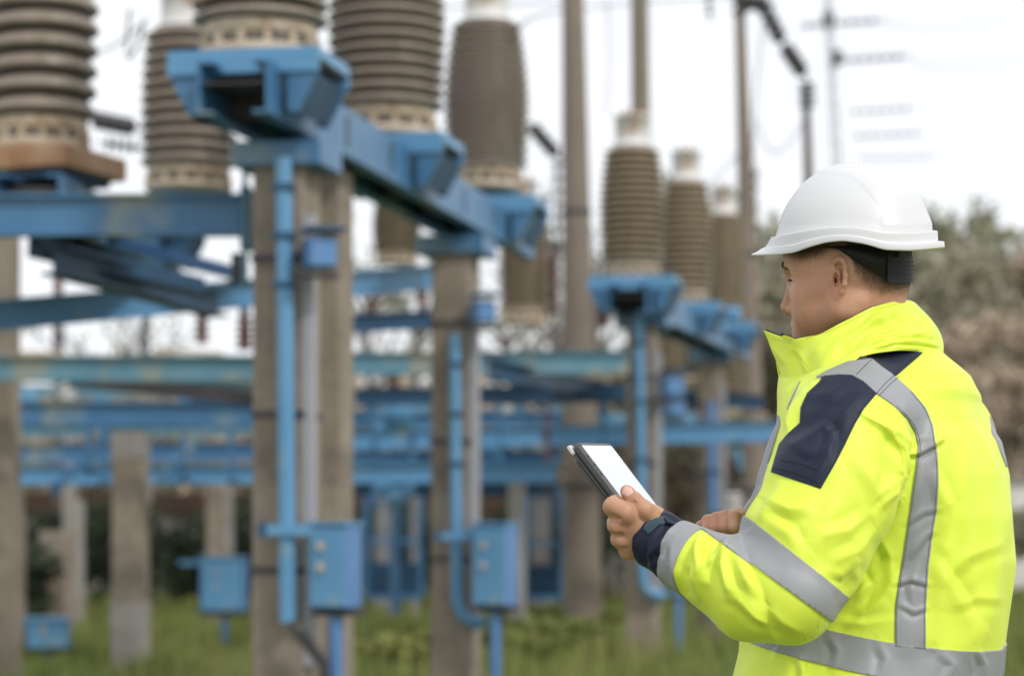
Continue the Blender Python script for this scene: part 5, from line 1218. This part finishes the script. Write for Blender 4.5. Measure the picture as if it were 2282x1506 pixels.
drape('thumbnail', [(1387, 1100), (1388, 1091), (1393, 1085), (1398, 1083)], [(1399, 1106), (1406, 1102), (1411, 1096), (1408, 1088)], M['nail'], person, .0005, step=1.5, b=nb)

# ------------------------------------------------------------------ hard hat
hu, hvv = 1902., 530.
HA, HB, HH = .1255, .112, (530-361)/KP
hc = np.array((hx(hu), 0, hz(hvv)))
nph = 220
def wavetop(ph):   # px height of the band's upper edge, by angle from the front (0..pi)
    return np.interp(ph, [0, .5, .95, 1.25, 1.5, 1.75, 2.1, 2.5, 3.15], [522, 521, 514, 508, 505, 508, 520, 523, 520])
def wavebot(ph):
    return np.interp(ph, [0, .35, .75, .98, 1.2, 1.42, 1.62, 1.85, 2.1, 2.4, 3.15], [561, 562.5, 563, 560, 549, 540, 538, 546, 561, 564.5, 560])
ph = np.linspace(0, 2*math.pi, nph, endpoint=False); pa = np.minimum(ph, 2*math.pi-ph)
zt = (530-wavetop(pa))/KP; zb_ = (530-wavebot(pa))/KP
for _ in range(3): zt = (np.roll(zt, 1)+2*zt+np.roll(zt, -1))/4; zb_ = (np.roll(zb_, 1)+2*zb_+np.roll(zb_, -1))/4
zt, zb_ = zt, zb_
def ringr(rx_, ry_): return np.stack([rx_*np.cos(ph), ry_*np.sin(ph)], 1)
rows = []
nd = 60
for i in range(nd+1):
    t = i/nd; ang = t*math.pi/2
    # dome follows height from the crown down to the band
    sn, cs_ = math.sin(ang)**1.0, math.cos(ang)
    z = HH*cs_*(1-t**3)+ (t**3)*zt
    rad = np.sqrt(np.clip(1-np.clip((z/HH), 0, 1)**1.93, 0, 1))**.985 if i else np.zeros(nph)
    rad = np.where(z < 0, 1.0+.0*z, rad); rad = rad*(1-.052*np.clip(z/HH/.30, 0, 1)**.8)
    rr = ringr(HA*rad, HB*rad); rr[:, 0] -= 0
    rows.append(np.column_stack([rr, z*np.ones(nph)]))
frontw = np.exp(-(pa/.62)**2.6); rearw = np.exp(-((math.pi-pa)/.9)**4)
def rim(ox, z, extra=0):
    k = ringr(HA+ox, HB+ox); k[:, 0] += extra*frontw
    return np.column_stack([k, z])
rows += [rim(.0008, zt-.0004), rim(.0052, zt-.0008), rim(.0062, zt-.0018), rim(.0064, zt-.004)]
dz_ = zb_-zt
for t in (.2, .4, .55): rows.append(rim(.0064+.0008*t, zt+dz_*t, .020*t**1.6))
rows += [rim(.0072, zt+dz_*.60, .0105), rim(.0080+.0030*rearw, zt+dz_*.615, .0110), rim(.0088+.0072*rearw, zt+dz_*.63, .0115), rim(.0090+.0076*rearw, zt+dz_*.66, .013), rim(.0092+.0078*rearw, zt+dz_*.82, .020),
         rim(.0094+.0080*rearw, zb_+.0022, .0275), rim(.0090+.0078*rearw, zb_+.0006, .0292), rim(.0080+.0065*rearw, zb_, .0285), rim(.0055, zb_+.0004, .024), rim(.003, zb_+.003, .014), rim(.000, zb_+.008, .003)]
for i in range(12):
    t = 1-(i+1)/13; z = np.maximum(zb_+.010, 0)*t+HH*.93*(1-t**2)*.98; rad = np.sqrt(np.clip(1-(np.clip(z/HH/.965, 0, 1))**1.93, 0, 1)); k = ringr(HA*rad*.97, HB*rad*.97); rows.append(np.column_stack([k, z]))
hr = np.array(rows); nr = hr.shape[0]; hl = hr.reshape(-1, 3)+hc
ii = np.arange(nr*nph).reshape(nr, nph)
hqd = np.array([(ii[j, i], ii[j+1, i], ii[j+1, (i+1) % nph], ii[j, (i+1) % nph]) for j in range(nr-1) for i in range(nph)])
# raised centre panel: its two rims measured on the side view
ml = hl.copy(); ml[:, 1] = np.abs(ml[:, 1]); pjh = proj(hw(ml))
l1 = [(1835, 384), (1861, 385), (1890, 392), (1916, 408), (1932, 424), (1944, 442), (1956, 468), (1963, 495), (1968, 524)]
l2 = [(1930, 372), (1971, 385), (1995, 400), (2013, 419), (2030, 440), (2040, 458), (2050, 480), (2056, 500), (2060, 524)]
d1, t1_, s1 = seg_dist(pjh, l1); d2, t2_, s2 = seg_dist(pjh, l2)
outer = (np.arange(len(hl))//nph) <= nd
stp = (1/(1+np.exp(-np.clip(-d1*s1/1.6, -30, 30))))*.0014*np.clip((pjh[:, 1]-372)/16, 0, 1) + (1/(1+np.exp(-np.clip(-d2*s2/1.6, -30, 30))))*.0012*np.clip((pjh[:, 1]-372)/16, 0, 1)
nn = hl-hc; nn[:, 2] *= 1.0; nn /= np.linalg.norm(nn, axis=1)[:, None]+1e-9
fade = np.clip((zt[np.arange(len(hl)) % nph]+hc[2]+.0-hl[:, 2])/-.010, 0, 1)
hl = hl+nn*(stp*outer*fade)[:, None]
hat = np_mesh('hard_hat', hw(hl), hqd, M['hat'], person)
hat['label'] = 'white hard hat with short peak'
hatb = BVHTree.FromPolygons(hw(hl).tolist(), hqd.tolist())
for s in (1, -1):
    for i in range(9):
        l = (hx(1868+10.2*i), s*.018, .2); o3 = Vector(hw([l])[0]); r_ = hatb.ray_cast(o3, Vector((0, 0, -1)))
        if r_[0]: MB().tube([r_[0]+Lh*s*-.002+Vector((0, 0, -.0006)), r_[0]+Lh*s*.005+Vector((0, 0, -.0012))], .0010, 6).build('vent_rib', M['hat'], hat)
# harness: black band round the back of the head and ratchet
nb_ = 60; rb = []
for i in range(nb_+1):
    t = i/nb_; a = math.pi*(.44+1.12*t)       # from above his left ear round the back to the right
    x = .006+.1025*math.cos(a)*1.0; y = .086*math.sin(a)
    k = abs(2*t-1)                            # 1 at the ear, 0 at the very back
    zt_ = hz(548); zl = hz(np.interp(k, [0, .35, .55, .72, .85, 1], [636, 628, 606, 580, 556, 548]))
    if k < .4: zt_ = hz(560)
    rb += [(x, y, zt_), (x*1.0-.0, y, zl)]
vv = hw(rb); f_ = np.array([(2*i, 2*i+1, 2*i+3, 2*i+2) for i in range(nb_)])
hs = np_mesh('harness_band', vv, f_, M['black'], hat); sm = hs.modifiers.new('thickness', 'SOLIDIFY'); sm.thickness = .0025; sm.offset = 0
rk = MB(); 
for i in range(9):
    a = math.pi*(.90+.2*i/8+.0)*1.0; 
rkl = []
for s in (0, 1):
    for i in range(13):
        a = math.pi*(.76+.36*i/12); rr = (.104+.005*s); rkl += [(.006+rr*math.cos(a), (rr-.018)*math.sin(a), hz(577)), (.006+rr*math.cos(a), (rr-.018)*math.sin(a), hz(634+(-4 if i in (0, 12) else 0)))]
vv = hw(rkl); fs = []
for i in range(12):
    o0, o1 = 2*i, 26+2*i; fs += [(o1, o1+1, o1+3, o1+2), (o0, o0+2, o0+3, o0+1), (o0, o1, o1+2, o0+2), (o0+1, o0+3, o1+3, o1+1)]
fs += [(0, 1, 27, 26), (24, 50, 51, 25)]
np_mesh('ratchet', vv, np.array(fs), M['black'], hat, False)
dt = MB()
for i in range(10):
    for j in range(4):
        a = math.pi*(.78+.034*i); c = hw([(.006+.1095*math.cos(a), .0915*math.sin(a), hz(588+j*9))])[0]; dt.box(c, (.0010, .0010, .0010), a)
dt.build('ratchet_teeth', M['dark'], hat)

# ------------------------------------------------------------------ tablet
A_, B_ = P(1284, 984, 3.585), P(1357, 986, 3.715)
Wv = (B_-A_); Lv = Vector((.655, -.02, -.765)); Wn = Wv.normalized(); Lv = (Lv-Wn*Lv.dot(Wn)).normalized(); Nv = Wn.cross(Lv).normalized()
if Nv.z < 0: Nv = -Nv
tab_o = empty('tablet', A_)
LEN, WID = .212, Wv.length
def slab(name, m, w0, w1, l0, l1, n0, n1, r_=.006, parent=None, bev=.0015):
    mb = MB(); pts = []; rr = r_
    for (cw, cl, a0) in ((w1-rr, l1-rr, 0), (w0+rr, l1-rr, 90), (w0+rr, l0+rr, 180), (w1-rr, l0+rr, 270)):
        for k in range(6): a = R(a0+18*k); pts.append((cw+rr*math.cos(a), cl+rr*math.sin(a)))
    n = len(pts); cw, cl = (w0+w1)/2, (l0+l1)/2; rows_ = [(n0, bev), (n0+bev, 0), (n1-bev, 0), (n1, bev)]
    vs2 = []
    for nn_, ins in rows_:
        for a, b in pts:
            sx = 1-ins/max(1e-6, (w1-w0)/2); sy = 1-ins/((l1-l0)/2); vs2.append(Wn*(cw+(a-cw)*sx)+Lv*(cl+(b-cl)*sy)+Nv*nn_)
    fs2 = [(r*n+i, r*n+(i+1) % n, (r+1)*n+(i+1) % n, (r+1)*n+i) for r in range(3) for i in range(n)]+[tuple(range(n-1, -1, -1)), tuple(3*n+i for i in range(n))]
    mb.add(vs2, fs2); return mb.build(name, m, parent or tab_o)
slab('case', M['case'], 0, WID, 0, LEN, -.0115, .0008, .010, bev=.003)
slab('glass', M['bezel'], .003, WID-.003, .003, LEN-.003, .0006, .0012, .008, bev=.0002)
slab('screen', M['screen'], .008, WID-.006, .040, LEN-.010, .0012, .0016, .002, bev=.0001)
slab('screen', M['screen_bar'], .008, WID-.006, .008, .0398, .0012, .0016, .002, bev=.0001)
slab('cover_flap', M['case'], .002, WID-.002, .010, LEN-.004, -.0168, -.0122, .006, bev=.001)
slab('cover_flap', M['case'], .003, WID*.6, .020, LEN-.01, -.0212, -.0172, .006, bev=.001)
slab('pencil_loop', M['cap'], .001, .016, -.004, .012, -.0180, -.0122, .003, bev=.001)
for i, l in enumerate((.026, .034, .042, .050, .058)): slab('port', M['bezel'] if i % 2 == 0 else M['wire'], .0012, .0026, l, l+.005, .0005, .0014, .0004, bev=.0001)
slab('button', M['dark'], -.0006, .0006, .070, .110, -.0085, -.0060, .0003, bev=.0001)
tag(tab_o, 'grey tablet in a folding case with lit white screen, held in the left hand', 'tablet')
